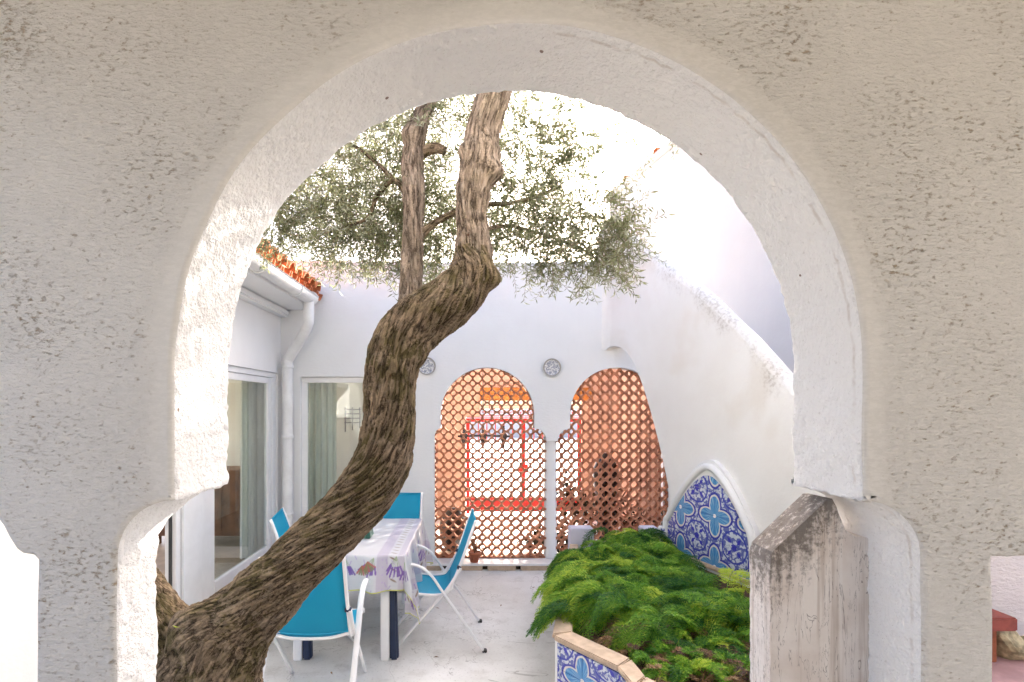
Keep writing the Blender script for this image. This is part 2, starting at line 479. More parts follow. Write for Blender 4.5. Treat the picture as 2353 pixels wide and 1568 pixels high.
MAT['curtain'] = simple('curtain_linen', (0.80, 0.79, 0.72), 0.9, 0.1, var=0.05, scale=6)
MAT['room'] = simple('room_paint', (0.80, 0.78, 0.72), 0.9, 0.1, var=0.04, scale=4)
MAT['roomfloor'] = simple('room_floor', (0.46, 0.36, 0.27), 0.4, 0.4, var=0.2, scale=4)
MAT['redtile'] = simple('red_ledge', (0.27, 0.07, 0.052), 0.6, 0.3, var=0.2, scale=14)
MAT['brick'] = simple('brick_face', (0.30, 0.10, 0.05), 0.85, 0.2, var=0.25, scale=18, bump=0.004)
MAT['pink'] = simple('pink_paving', (0.55, 0.34, 0.32), 0.8, 0.2, var=0.15, scale=8)
MAT['rock'] = simple('field_stone', (0.42, 0.36, 0.22), 0.95, 0.1, var=0.5, scale=22, bump=0.02)
MAT['purplewhite'] = mat_white('lilac_limewash', (0.60, 0.59, 0.68), 0.06)
MAT['picture'] = simple('dark_ironwork', (0.06, 0.06, 0.07), 0.6)

def mat_sling():
    m = M('teal_sling_mesh', 0.55, 0.35); v = m.coord(); x, y, z = m.xyz(v)
    wv = ((x * 2200.0).sin() * (z * 2200.0 + y * 2200.0).sin())
    n = m.noise(v, 3, 2)
    m.color(m.mix(n.step(0.3, 0.7), (0.004, 0.33, 0.53), (0.005, 0.37, 0.57)))
    m.bump(wv, 0.12, 0.001)
    tr = m.nt.nodes.new('ShaderNodeBsdfTranslucent'); tr.inputs[0].default_value = (0.006, 0.34, 0.52, 1)
    mx = m.nt.nodes.new('ShaderNodeMixShader'); mx.inputs[0].default_value = 0.25
    m.nt.links.new(m.b.outputs[0], mx.inputs[1]); m.nt.links.new(tr.outputs[0], mx.inputs[2])
    m.nt.links.new(mx.outputs[0], m.nt.nodes['Material Output'].inputs[0])
    return m.mat
MAT['sling'] = mat_sling()

def mat_glass():
    m = bpy.data.materials.new('window_glass'); m.use_nodes = True; nt = m.node_tree
    for n in list(nt.nodes): nt.nodes.remove(n)
    out = nt.nodes.new('ShaderNodeOutputMaterial'); mx = nt.nodes.new('ShaderNodeMixShader')
    tr = nt.nodes.new('ShaderNodeBsdfTransparent'); tr.inputs[0].default_value = (0.86, 0.90, 0.88, 1)
    gl = nt.nodes.new('ShaderNodeBsdfGlossy'); gl.inputs['Roughness'].default_value = 0.01
    lw = nt.nodes.new('ShaderNodeLayerWeight'); lw.inputs[0].default_value = 0.5
    f = S(nt, lw.outputs['Facing']).pow(4.0) * 0.8 + 0.07
    nt.links.new(f.k, mx.inputs[0]); nt.links.new(tr.outputs[0], mx.inputs[1])
    nt.links.new(gl.outputs[0], mx.inputs[2]); nt.links.new(mx.outputs[0], out.inputs[0])
    return m
MAT['glass'] = mat_glass()

def mat_print():
    m = M('oilcloth_print', 0.38, 0.4)
    n = m.nt.nodes.new('ShaderNodeVertexColor'); n.layer_name = 'print'
    m.nt.links.new(n.outputs[0], m.b.inputs['Base Color'])
    return m.mat
MAT['oilcloth'] = mat_print()

def mat_plate():
    m = M('painted_plate', 0.25, 0.5); v = m.coord()
    x, y, z = m.xyz(v); r = (x * x + z * z).sqrt(); a = z.atan2(x)
    g = m.mix(m.noise(v, 60, 2).step(0.46, 0.54), (0.66, 0.65, 0.62), (0.33, 0.34, 0.38))
    pet = (a * 6.0).sin() * 0.02 + 0.045
    g = m.mix((r - pet).abs().lt(0.006), g, (0.22, 0.23, 0.26))
    g = m.mix(r.gt(0.083), g, (0.34, 0.32, 0.28))
    m.color(g); return m.mat
MAT['plate'] = mat_plate()
MAT['greenglass'] = simple('green_marbled', (0.035, 0.13, 0.085), 0.3, 0.5, var=0.7, scale=26)
# ------------------------------------------------------------------ ground
def sheet(name, x0, x1, y0, y1, z, mat, kind='structure', parent=None):
    return mk(name, [(x0, y0, z), (x1, y0, z), (x1, y1, z), (x0, y1, z)], [(0, 1, 2, 3)], mat, parent, kind=kind)
sheet('ground', -400, 400, -400, 600, -0.012, MAT['ground'])
sheet('courtyard_floor', -2.13, 2.3, 1.2, 5.9, 0.0, MAT['floor'])
sheet('street', -12, 14, 8.2, 60, -0.004, MAT['street'])
sheet('porch_paving', -4, 6, -5, 1.2, 0.0, MAT['porchtile'])

# ------------------------------------------------------------------ arcade wall (near, with the big arch)
def corbel(x0, y0, x1, y1, n=14):
    """quarter round from the jamb above (x0,y0) out to the column face (x1,y1), in px of the wall plane"""
    out = []
    for k in range(n + 1):
        a = math.pi / 2 * k / n
        out.append((x0 + (x1 - x0) * math.sin(a) ** 1.0, y1 + (y0 - y1) * math.cos(a)))
    return out

def arc_px(cx, cy, r, a0, a1, n):
    return [(cx + r * math.cos(a0 + (a1 - a0) * k / n), cy - r * math.sin(a0 + (a1 - a0) * k / n)) for k in range(n + 1)]

def dens(pts, step):
    out = []
    for i in range(len(pts) - 1):
        a, b = Vector(pts[i]), Vector(pts[i + 1]); n = max(1, int((b - a).length / step))
        out += [tuple(a + (b - a) * (k / n)) for k in range(n)]
    out.append(tuple(pts[-1])); return out

FLOOR_Y = PPY + EYE * FPX / WD
seg = []
left = arc_px(-847, 842, 792, R(104), 0, 40) + [(-55, 842), (-55, 1128), (-38, 1150), (-20, 1182), (0, 1213), (13, 1240), (30, 1267), (46, 1278), (72, 1282), (79, 1290)] + [(80, FLOOR_Y)]
mid = [(265, FLOOR_Y)] + list(reversed(corbel(400, 1153, 265, 1283))) + [(400, 842)] + arc_px(1192, 842, 792, math.pi, 0, 150)[1:] \
    + [(1984, 1155)] + corbel(1984, 1155, 2119, 1277) + [(2122, FLOOR_Y)]
right = [(2285, FLOOR_Y), (2285, 1283), (3000, 1275), (3000, FLOOR_Y)]
LW, RW, TW = -1033, 3250, -700
openings = [dens(left, 14), dens(mid, 9), dens(right, 14)]
outer = []
idx = []
for op in openings:
    idx.append((len(outer), len(outer) + len(op))); outer += op
outline = outer + [(RW, FLOOR_Y), (RW, TW), (LW, TW)]
P2 = [Vector((wx(x), wz(y))) for x, y in outline]
n = len(P2)
# normals that point out of the masonry, into the opening
NRM = [None] * n
for i in range(n):
    t = (P2[(i + 1) % n] - P2[i - 1]).normalized()
    NRM[i] = Vector((t.y, -t.x))
area = sum(P2[i].x * P2[(i + 1) % n].y - P2[(i + 1) % n].x * P2[i].y for i in range(n))
sg = 1.0 if area > 0 else -1.0
NRM = [q * sg for q in NRM]
is_edge = [i < len(outer) for i in range(n)]
RB = 0.016
prof = [(-RB, 0.0), (-RB * 0.45, RB * 0.12), (-RB * 0.12, RB * 0.45), (0.0, RB)] + [(0.0, RB + (WT - 2 * RB) * k / 16) for k in range(1, 16)] \
    + [(0.0, WT - RB), (-RB * 0.3, WT - RB * 0.3), (-RB, WT)]
rows = len(prof)
V = []
Z_SPR, Z_COL, T_COL = wz(1155), wz(1283), 0.177      # columns are thinner than the wall they carry
for r, (off, dy) in enumerate(prof):
    for i in range(n):
        p = P2[i]
        k = min(1.0, max(0.0, (p.y - Z_COL) / (Z_SPR - Z_COL))); tk = T_COL + (WT - T_COL) * (k * k * (3 - 2 * k))
        if not is_edge[i] or p.x > 0: tk = WT
        dy = prof[r][1] if prof[r][1] <= RB else RB + (prof[r][1] - RB) * (tk - RB) / (WT - RB)
        if is_edge[i]:
            q = p + NRM[i] * off
            w3 = Vector((p.x * 1.0, dy, p.y))
            wob = 0.006 * noise.noise(Vector((p.x * 5, 0.5, p.y * 5)))
            if 2 < r:
                wob += 0.0055 * noise.noise(w3 * 26) + 0.0045 * noise.noise(w3 * 60) + 0.002 * noise.noise(w3 * 130)
                if r >= rows - 4: wob += 0.004 * noise.noise(w3 * 45 + Vector((9, 9, 9)))
            q = q + NRM[i] * wob
        else:
            q = p
        V.append((q.x, WD + dy, q.y))
F = []
for r in range(rows - 1):
    for i in range(n):
        j = (i + 1) % n
        F.append((r * n + i, r * n + j, (r + 1) * n + j, (r + 1) * n + i))
tri = tessellate_polygon([[Vector((V[i][0], V[i][2], 0)) for i in range(n)]])
F += [tuple(t) for t in tri]
b0 = (rows - 1) * n
tri = tessellate_polygon([[Vector((V[b0 + i][0], V[b0 + i][2], 0)) for i in range(n)]])
F += [tuple(i + b0 for i in t) for t in tri]
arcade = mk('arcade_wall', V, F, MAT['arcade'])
fix_normals(arcade.data)
for p in arcade.data.polygons: p.use_smooth = len(p.vertices) == 4
props(arcade, 'rough beige stucco arcade wall whose big horseshoe arch frames the courtyard', 'wall')

# covered walk round the camera: unseen ceiling and back wall added to shade the arcade
box('porch_shade_ceiling', (-2.3, -3.6, 3.05), (4.2, 1.298, 3.2), MAT['porchwood'], kind='structure')
box('porch_shade_wall', (-2.3, -3.6, 0.0), (4.2, -3.4, 3.048), MAT['porchwhite'], kind='structure')
# stained low pier standing in the right jamb of the arch
SZ = WD + T_COL + 0.002
def sx(x, d=SZ): return (x - PPX) * d / FPX
def sz_(y, d=SZ): return EYE - (y - PPY) * d / FPX
poly = [(1770, 2400), (1770, 1285), (1775, 1268), (1840, 1206), (1900, 1150), (1910, 1148), (1922, 1165), (1932, 1192), (1942, 1218), (1965, 1232), (2010, 1238), (2010, 2400)]
poly2 = [(sx(a), sz_(b)) for a, b in dens(poly, 14)]
def jit(a, b, y):
    k = 0.004 * noise.noise(Vector((a * 30, y * 30, b * 30)))
    return (a + k, y, b + k)
pier = prism('stained_pier', poly2, lambda a, b: jit(a, b, SZ), lambda a, b: jit(a, b, WD + WT - 0.012), MAT['stub'])
props(pier, 'low white pier with black lichen on its sloping top in the right jamb', 'pier')

# ------------------------------------------------------------------ far arcade wall at the end of the courtyard
ZB, TB = 5.75, 0.22
def bx_(x): return (x - PPX) * ZB / FPX
def bz(y): return EYE - (y - PPY) * ZB / FPX
BASE = PPY + EYE * FPX / ZB
far = thing('far_arcade_wall', 'white limewashed wall with twin arches closing the far end of the courtyard', 'wall', (0.5, ZB, 0))
archL = list(reversed(corbel(1012, 985, 998, 1004, 6))) + arc_px(1120, 953, 108, math.pi, 0, 36) + corbel(1228, 985, 1256, 1014, 8)
archR = list(reversed(corbel(1310, 985, 1282, 1014, 8))) + arc_px(1418, 953, 108, math.pi, 0, 36) + [(1526, 985), (1540, 1004)]
o2 = [(600, BASE), (690, BASE), (690, 866), (880, 866), (880, BASE), (998, BASE)] + archL + archR + [(1540, BASE), (1562, BASE), (1562, 645), (1490, 606), (1400, 600), (1100, 604), (600, 598)]
farwall = prism('masonry', [(bx_(a), bz(b)) for a, b in o2], lambda a, b: (a, ZB, b), lambda a, b: (a, ZB + TB, b), MAT['white'], far, bev=0.008)
# round column under the double arch
cxm = bx_(1268); r0 = 15.2 * ZB / FPX
col = lathe('column', [(r0 * 1.10, 0.07), (r0 * 1.10, 0.10), (r0 * 1.0, 0.125), (r0, 0.5), (r0 * 0.985, 1.2), (r0 * 0.98, bz(1016)), (r0 * 1.05, bz(1012)), (r0 * 1.05, bz(1004))], MAT['white'], far, 28, (cxm, ZB + TB / 2, 0))
# terracotta lattice: square blocks with a big round hole, small holes where four meet
PITCH, LZ0, LZ1 = 0.1078, ZB + 0.06, ZB + 0.145
def lattice_mesh():
    rb, rs = 0.375, 0.235
    outerp, innerp = [], []
    for q in range(4):
        loc = [(0.5, 0.0), (0.5, 0.5 - rs)]
        for k in (1, 2):
            a = math.pi * 1.5 - math.pi / 2 * k / 3
            loc.append((0.5 + rs * math.cos(a), 0.5 + rs * math.sin(a)))
        loc.append((0.5 - rs, 0.5))
        ang = [0, 0.42, 0.68, 0.89, 1.15]
        c, s = math.cos(q * math.pi / 2), math.sin(q * math.pi / 2)
        for (px, py), an in zip(loc, ang):
            outerp.append((px * c - py * s, px * s + py * c))
            a = an + q * math.pi / 2
            rq = rb * (1 + 0.09 * math.cos(4 * a)); innerp.append((rq * math.cos(a), rq * math.sin(a)))
    N = len(outerp); V = []
    for yy, ch in ((0.0, 0.0), (LZ1 - LZ0, 0.0)):
        V += [(p[0] * PITCH, yy, p[1] * PITCH) for p in outerp] + [(p[0] * PITCH, yy, p[1] * PITCH) for p in innerp]
    F = []
    for i in range(N):
        j = (i + 1) % N
        F.append((i, j, N + j, N + i)); F.append((2 * N + j, 2 * N + i, 3 * N + i, 3 * N + j))
        F.append((N + i, N + j, 3 * N + j, 3 * N + i))
        if i % 5 in (1, 2, 3): F.append((j, i, 2 * N + i, 2 * N + j))
    me = bpy.data.meshes.new('lattice_block'); me.from_pydata(V, [], F); me.materials.append(MAT['terracotta']); me.update()
    fix_normals(me); return me
LM = lattice_mesh()
for nm, x0, x1, cx in (('left', 996, 1256, 1120), ('right', 1282, 1575, 1418)):
    scr = box('lattice_screen', (bx_(x0) - 0.02, LZ0 + 0.006, 0.06), (bx_(x1) + 0.02, LZ1 - 0.006, 0.082), MAT['terracotta'], far)
    nx0 = int(math.floor((bx_(x0) - bx_(cx)) / PITCH)); nx1 = int(math.ceil((bx_(x1) - bx_(cx)) / PITCH))
    for i in range(nx0, nx1 + 1):
        for j in range(0, 20):
            X = bx_(cx) + i * PITCH; Z = 0.135 + j * PITCH
            if Z > 1.70 and ((X - bx_(cx)) ** 2 + (Z - bz(953)) ** 2) > (108 * ZB / FPX + 0.075) ** 2: continue
            if X - PITCH / 2 > bx_(x1) or X + PITCH / 2 < bx_(x0): continue
            b = link('lattice_block', LM, scr, world=False)
            b.location = (X, LZ0, Z); b.rotation_euler = (0, random.uniform(-0.012, 0.012), 0)

# glazed door in the far wall
gd = box('glass_door', (bx_(690), ZB + 0.05, bz(879)), (bx_(880), ZB + 0.10, bz(867)), MAT['frame'], far, 0.004)
for a, b in ((690, 703), (867, 879.5)):
    box('door_stile', (bx_(a), ZB + 0.05, 0.08), (bx_(b), ZB + 0.10, bz(879.6)), MAT['frame'], gd, 0.004)
box('door_rail', (bx_(703.4), ZB + 0.052, 0.08), (bx_(866.6), ZB + 0.098, 0.20), MAT['frame'], gd, 0.004)
box('pane', (bx_(703.2), ZB + 0.072, 0.20), (bx_(866.8), ZB + 0.078, bz(879.4)), MAT['glass'], gd)

# wall plates
for px, py, lab in ((1268, 845, 'round painted ceramic plate on the wall between the two lattice arches'), (981, 842, 'round painted ceramic plate half hidden behind the olive trunk')):
    o = lathe('wall_plate', [(0.05, 0.0), (0.075, 0.012), (0.096, 0.026), (0.0985, 0.026), (0.098, 0.020), (0.088, 0.016), (0.06, 0.010), (0.03, 0.008)], MAT['plate'], None, 32, axis='y')
    o.location = (bx_(px), ZB - 0.001, bz(py)); props(o, lab, 'plate', 'ceramic plates on the far wall')

# step along the far wall: white tread on pale stone blocks with dark gaps
step = thing('stone_step', 'low white step on pale stone blocks below the lattice arches', 'step', (0.4, 5.6, 0))
box('tread', (-0.72, 5.585, 0.056), (2.13, 5.745, 0.078), MAT['porchfloor'], step, 0.004)
x = -0.70; k = 0
while x < 1.3:
    L = 0.345 + 0.05 * math.sin(k * 2.1)
    box('riser_block', (x, 5.602 + 0.004 * (k % 2), 0.001), (x + L, 5.70, 0.054), MAT['stone'], step, 0.004)
    x += L + 0.055; k += 1
box('backing', (-0.72, 5.66, 0.0), (2.13, 5.745, 0.055), MAT['soil'], step)

# ------------------------------------------------------------------ right wall: slants in to the far wall, half arch cut in its far end
RA = Vector((bx_(1393), ZB + 0.02)); RC = Vector((2.14, 3.54))
RU = (RC - RA).normalized(); RN = Vector((RU.y, -RU.x))               # RN points out of the yard-side face
if RN.x > 0: RN = -RN
def on_wall(px, py):
    """meet a bearing with the upright plane of the wall face: distance along it, height"""
    k = (px - PPX) / FPX
    t = (k * RA.y - RA.x) / (RU.x - k * RU.y)
    d = RA.y + t * RU.y
    return (t, EYE - (py - PPY) * d / FPX)
def wall_pt(s, z, off=0.0):
    p = RA + RU * s + RN * off; return (p.x, p.y, z)
rw = thing('sloping_garden_wall', 'white weathered garden wall with rounded sloping top along the right side', 'wall', (*RC, 0))
tops = [on_wall(*q) for q in ((1394, 504), (1430, 532), (1470, 565), (1530, 607), (1600, 660), (1700, 752), (1815, 880))]
tops = [(-0.05, tops[0][1] + 0.03)] + tops + [(tops[-1][0] + 0.7, tops[-1][1] - 0.62)]
tl = catmull([Vector((a, b, 0)) for a, b in tops], 10)
curve = [(1394, 806), (1400, 799), (1412, 796), (1428, 800), (1442, 812), (1455, 832), (1464, 852), (1476, 884), (1490, 928), (1503, 975), (1517, 1030), (1529, 1085), (1537, 1130), (1540, 1180)]
cv = [(p.x, p.y) for p in catmull([Vector((*on_wall(a, b), 0)) for a, b in curve], 4)]
foot = (cv[-1][0], 0.0)
CO = 0.12; LF = 0.14                                             # LF: length of the plaster fillet that eases it into the far wall
def wall_f(s_, z, off=0.0):
    if s_ >= LF or off < 0: 
        return wall_pt(s_, z, off)
    t = (s_ + LF) / (2 * LF); a = RA + Vector((-LF, 0.0)); c = RA + RU * LF
    p = a * (1 - t) ** 2 + RA * (2 * t * (1 - t)) + c * t * t
    return (p.x, p.y, z)
z0 = cv[0][1] + 0.03
loop = [(-LF, z0)] + cv + [(cv[-1][0], 0.0), (tl[-1].x, 0.0)] + [(p.x, p.y - CO) for p in reversed(tl)] + [(-LF, 3.34)]
bmw = bmesh.new()
vs_ = [bmw.verts.new((a, b, 0)) for a, b in loop]
for t in tessellate_polygon([[Vector((a, b, 0)) for a, b in loop]]): bmw.faces.new([vs_[i] for i in t])
for k in range(1, 24):
    bmesh.ops.bisect_plane(bmw, geom=list(bmw.verts) + list(bmw.edges) + list(bmw.faces), plane_co=(-LF + 2 * LF * k / 24, 0, 0), plane_no=(1, 0, 0))
bmw.verts.index_update()
V = [wall_f(v.co.x, v.co.y) for v in bmw.verts]; F = [tuple(v.index for v in f.verts) for f in bmw.faces]; bmw.free()
n0 = len(V); lip = [(-LF, z0)] + cv + [(cv[-1][0], 0.0)]           # soffit of the half arch
for p in lip: V += [wall_f(*p), wall_pt(max(p[0], 0.0), p[1], -0.17)]
F += [(n0 + 2 * i, n0 + 2 * i + 1, n0 + 2 * i + 3, n0 + 2 * i + 2) for i in range(len(lip) - 1)]
loop = loop[1:-1]
TH = 0.17
sec = [(0.0, -CO), (-0.003, -0.075), (-0.014, -0.035), (-0.04, -0.008), (-0.08, 0.0), (-0.12, -0.010), (-0.152, -0.045), (-TH, -CO)]
n1 = len(V); ms = len(sec)
for p in tl:
    for q, (off, dz) in enumerate(sec):
        k = 0.012 * noise.noise(Vector((p.x * 3, off * 9, 1))) + 0.006 * noise.noise(Vector((p.x * 14, off * 20, 4)))
        if q in (0, ms - 1): k = 0
        V.append(wall_pt(p.x, p.y + dz + k, off))
for i in range(len(tl) - 1):
    for j in range(ms - 1): F.append((n1 + i * ms + j, n1 + (i + 1) * ms + j, n1 + (i + 1) * ms + j + 1, n1 + i * ms + j + 1))
n2 = len(V); V += [wall_pt(*p, -TH) for p in loop]                 # back face, same outline
F += [tuple(n2 + i for i in t) for t in tessellate_polygon([[Vector((a, b, 0)) for a, b in loop]])]
o = mk('masonry', V, F, MAT['rightwall'], rw); fix_normals(o.data)
for p in o.data.polygons: p.use_smooth = p.normal.z > 0.1
# ------------------------------------------------------------------ house on the left
XL = -2.13
house = thing('house', 'white house wing with gutter, clay roof edge and sliding glass door on the left', 'house', (XL, 4.0, 0))
def yz(a, b, x): return (x, a, b)
DY0, DY1, DZ0, DZ1 = 2.75, 5.66, 0.20, 2.125
poly = [(1.62, 0), (5.76, 0), (5.76, 2.90), (1.62, 2.90)]
def slab(name, y0, y1, z0, z1, bev=0.0): return box(name, (XL - 0.22, y0, z0), (XL, y1, z1), MAT['housewhite'], house, bev)
slab('wall', 1.62, DY0, 0, 2.90); slab('wall', DY0, DY1, DZ1, 2.90); slab('wall', DY1, 5.748, 0, 2.90)
box('door_sill', (XL - 0.22, DY0 + .002, 0.0), (XL + 0.035, DY1 - .002, DZ0), MAT['stone'], house, 0.006)
# cornice, gutter with brackets and downpipe
box('cornice', (XL - 0.1, 1.62, 2.74), (XL + 0.10, 5.744, 2.82), MAT['housewhite'], house, 0.02)
box('eave_board', (XL - 0.1, 1.62, 2.822), (XL + 0.36, 5.744, 2.86), MAT['housewhite'], house, 0.005)
gx, gz, gr = XL + 0.41, 2.905, 0.075
V, F = [], []
for y in (1.62, 5.50):
    for k in range(13):
        a = math.pi + math.pi * k / 12; V.append((gx + gr * math.cos(a), y, gz + gr * math.sin(a)))
    V.append((gx + gr + 0.012, y, gz + 0.012)); 
    for k in range(12, -1, -1):
        a = math.pi + math.pi * k / 12; V.append((gx + (gr - 0.006) * math.cos(a), y, gz + (gr - 0.006) * math.sin(a)))
m_ = len(V) // 2
for k in range(m_ - 1): F.append((k, k + 1, m_ + k + 1, m_ + k))
gut = mk('gutter', V, F, MAT['gutter'], house, smooth=False)
lathe('gutter_end', [(0.02, 0.0), (gr, 0.0), (gr, 0.012), (0.02, 0.012)], MAT['gutter'], gut, 20, (gx, 5.512, gz - 0.002), axis='y')
for y in (2.2, 3.1, 4.15, 5.0):
    pts = [(gx + (gr + 0.006) * math.cos(math.pi + math.pi * k / 10), y, gz + (gr + 0.006) * math.sin(math.pi + math.pi * k / 10)) for k in range(11)]
    tube('bracket', pts, 0.008, MAT['gutter'], gut, 6)
px_ = bx_(668)
dp = catmull([(gx, 5.42, 2.86), (gx, 5.42, 2.70), (gx - 0.02, 5.44, 2.60), (gx - 0.13, 5.53, 2.46), (px_ + 0.03, 5.645, 2.30), (px_, 5.66, 2.20), (px_, 5.66, 1.6), (px_, 5.66, 0.8), (px_, 5.66, 0.0)], 8)
pipe = tube('downpipe', dp, 0.055, MAT['gutter'], house, 16)
for z in (2.19, 1.43, 0.6):
    lathe('pipe_collar', [(0.05, -0.02), (0.062, -0.02), (0.062, 0.02), (0.05, 0.02)], MAT['gutter'], pipe, 18, (px_, 5.66, z))
# clay roof tiles along the eave
roof = mk('roof', [(XL + 0.40, 1.62, 2.945), (XL + 0.40, 5.744, 2.945), (XL - 2.6, 5.744, 3.85), (XL - 2.6, 1.62, 3.85), (XL + 0.40, 1.62, 2.905), (XL + 0.40, 5.744, 2.905), (XL - 2.6, 5.744, 3.80), (XL - 2.6, 1.62, 3.80)],
          [(0, 1, 2, 3), (7, 6, 5, 4), (0, 4, 5, 1), (1, 5, 6, 2), (2, 6, 7, 3), (3, 7, 4, 0)], MAT['clay'], house)
def tile_mesh(nm, up):
    V, F = [], []; L, r = 0.46, 0.085
    for i, (s, t) in enumerate(((0.0, 1.0), (1.0, 0.84))):
        for lay in (0, 1):
            rr = (r - 0.014 * lay) * t
            for k in range(9):
                a = math.pi * k / 8 * (1 if up else -1)
                V.append((-L * s, rr * math.cos(a), rr * math.sin(a)))
    for lay in (0, 1):
        for k in range(8): F.append((lay * 9 + k, lay * 9 + k + 1, 18 + lay * 9 + k + 1, 18 + lay * 9 + k))
    for e in (0, 18):
        for k in range(8): F.append((e + k, e + k + 1, e + 9 + k + 1, e + 9 + k))
    me = bpy.data.meshes.new(nm); me.from_pydata(V, [], F); me.materials.append(MAT['clay']); me.update(); fix_normals(me); return me
TM, TU = tile_mesh('roof_tile', True), tile_mesh('roof_tile', False)
sl_ = math.atan2(0.905, 3.0)
for i in range(20):
    for j in range(3):
        y = 1.75 + i * 0.2
        for me, dy, dz in ((TM, 0.0, 0.075), (TU, 0.1, 0.062)):
            t = link('roof_tile', me, roof, world=False)
            t.location = (XL + 0.47 - j * 0.40 * math.cos(sl_), y + dy + random.uniform(-.01, .01), 2.945 + dz - 0.02 + j * 0.40 * math.sin(sl_) + random.uniform(0, .008))
            t.rotation_euler = (0, sl_ + random.uniform(-.03, .03), random.uniform(-.04, .04))
# sliding door: frame, mullion, two leaves
sd = box('sliding_door', (XL - 0.10, DY0 + .003, DZ1 - 0.055), (XL - 0.02, DY1 - .003, DZ1 - .001), MAT['frame'], house, 0.004)
box('frame_post', (XL - 0.10, DY1 - 0.10, DZ0 + .001), (XL - 0.02, DY1 - .004, DZ1 - 0.057), MAT['frame'], sd, 0.004)
box('frame_post', (XL - 0.09, 3.80, DZ0 + .001), (XL + 0.012, 4.07, DZ1 - 0.057), MAT['frame'], sd, 0.006)
box('track', (XL - 0.085, DY0 + .005, DZ0 + .001), (XL - 0.025, 3.79, DZ0 + .03), MAT['frame'], sd, 0.003)
box('track_jamb', (XL - 0.085, 3.735, DZ0 + .032), (XL - 0.004, 3.795, DZ1 - 0.058), MAT['frame'], sd, 0.004)
box('gasket', (XL - 0.05, 3.722, DZ0 + .034), (XL - 0.03, 3.734, DZ1 - 0.058), MAT['rubber'], sd)
LY0, LY1 = 4.075, 5.555
box('leaf_stile', (XL - 0.075, LY0, DZ0 + .002), (XL - 0.03, LY0 + 0.27, DZ1 - 0.058), MAT['frame'], sd, 0.005)
box('leaf_stile', (XL - 0.075, LY1 - 0.08, DZ0 + .002), (XL - 0.03, LY1, DZ1 - 0.058), MAT['frame'], sd, 0.005)
box('leaf_rail', (XL - 0.074, LY0 + 0.272, DZ0 + .002), (XL - 0.031, LY1 - 0.082, DZ0 + 0.10), MAT['frame'], sd, 0.005)
box('leaf_rail', (XL - 0.074, LY0 + 0.272, DZ1 - 0.12), (XL - 0.031, LY1 - 0.082, DZ1 - 0.059), MAT['frame'], sd, 0.005)
box('pane', (XL - 0.056, LY0 + 0.271, DZ0 + 0.10), (XL - 0.050, LY1 - 0.081, DZ1 - 0.12), MAT['glass'], sd)
# rooms behind the glass
IX = -5.2
def q4(name, a, b, c, d, mat): return mk(name, [a, b, c, d], [(0, 1, 2, 3)], mat, house)
q4('room_floor', (IX, 1.6, 0.16), (XL - 0.221, 1.6, 0.16), (XL - 0.221, 8.3, 0.16), (IX, 8.3, 0.16), MAT['roomfloor'])
q4('room_floor', (XL - 0.22, 5.975, 0.12), (-0.62, 5.975, 0.12), (-0.62, 8.3, 0.12), (XL - 0.22, 8.3, 0.12), MAT['roomfloor'])
q4('room_wall', (IX, 1.6, 0.1), (IX, 8.3, 0.1), (IX, 8.3, 0.35), (IX, 1.6, 0.35), MAT['room'])      # open band above it is added to light the rooms
q4('room_wall', (IX, 1.6, 2.35), (IX, 8.3, 2.35), (IX, 8.3, 2.6), (IX, 1.6, 2.6), MAT['room'])
for y_ in (3.4, 6.6): q4('room_wall', (IX, y_, 0.35), (IX, y_ + 0.5, 0.35), (IX, y_ + 0.5, 2.35), (IX, y_, 2.35), MAT['room'])
q4('room_wall', (-4.3, 8.3, 0.1), (-0.60, 8.3, 0.1), (-0.60, 8.3, 2.6), (-4.3, 8.3, 2.6), MAT['room'])  # stops short: unseen gap added to brighten the room
q4('room_wall', (IX + 1.6, 1.615, 0.1), (XL - 0.22, 1.615, 0.1), (XL - 0.22, 1.615, 2.6), (IX + 1.6, 1.615, 2.6), MAT['room'])  # likewise left partly open to let more light in
q4('room_wall', (-0.615, 5.972, 0.1), (-0.615, 8.3, 0.1), (-0.615, 8.3, 2.6), (-0.615, 5.972, 2.6), MAT['room'])
q4('ceiling', (IX, 1.6, 2.6), (XL - 0.1, 1.6, 2.6), (XL - 0.1, 8.3, 2.6), (IX, 8.3, 2.6), MAT['room'])
q4('ceiling', (XL - 0.1, 5.972, 2.6), (-0.60, 5.972, 2.6), (-0.60, 8.3, 2.6), (XL - 0.1, 8.3, 2.6), MAT['room'])
def curtain(name, p0, p1, z0, z1, label, waves=9, amp=0.03):
    V, F = [], []; nn = waves * 8
    p0, p1 = Vector(p0), Vector(p1); d = (p1 - p0); nrm = Vector((-d.y, d.x)).normalized()
    for j, z in enumerate((z0, (z0 + z1) / 2, z1)):
        for k in range(nn + 1):
            t = k / nn; q = p0 + d * t + nrm * (amp * math.sin(t * waves * 2 * math.pi) * (1.1 - 0.25 * j))
            V.append((q.x, q.y, z))
    for j in range(2):
        for k in range(nn): F.append((j * (nn + 1) + k, j * (nn + 1) + k + 1, (j + 1) * (nn + 1) + k + 1, (j + 1) * (nn + 1) + k))
    o = mk(name, V, F, MAT['curtain'], smooth=True); props(o, label, 'curtain', 'curtains behind the glass doors')
curtain('curtain', (XL - 0.27, 5.40), (XL - 0.27, 5.95), 0.18, 2.45, 'pale linen curtain gathered at the end of the sliding door', 7)
curtain('curtain', (XL + 0.16, 6.10), (XL + 0.52, 6.10), 0.14, 2.45, 'pale linen curtain gathered behind the glazed door in the far wall', 5)
cb = thing('sideboard', 'brown wooden sideboard seen through the sliding glass door', 'cabinet', (-3.1, 6.3, 0.16))
box('carcass', (-3.75, 6.05, 0.26), (-2.45, 6.55, 1.02), MAT['wood'], cb, 0.01)
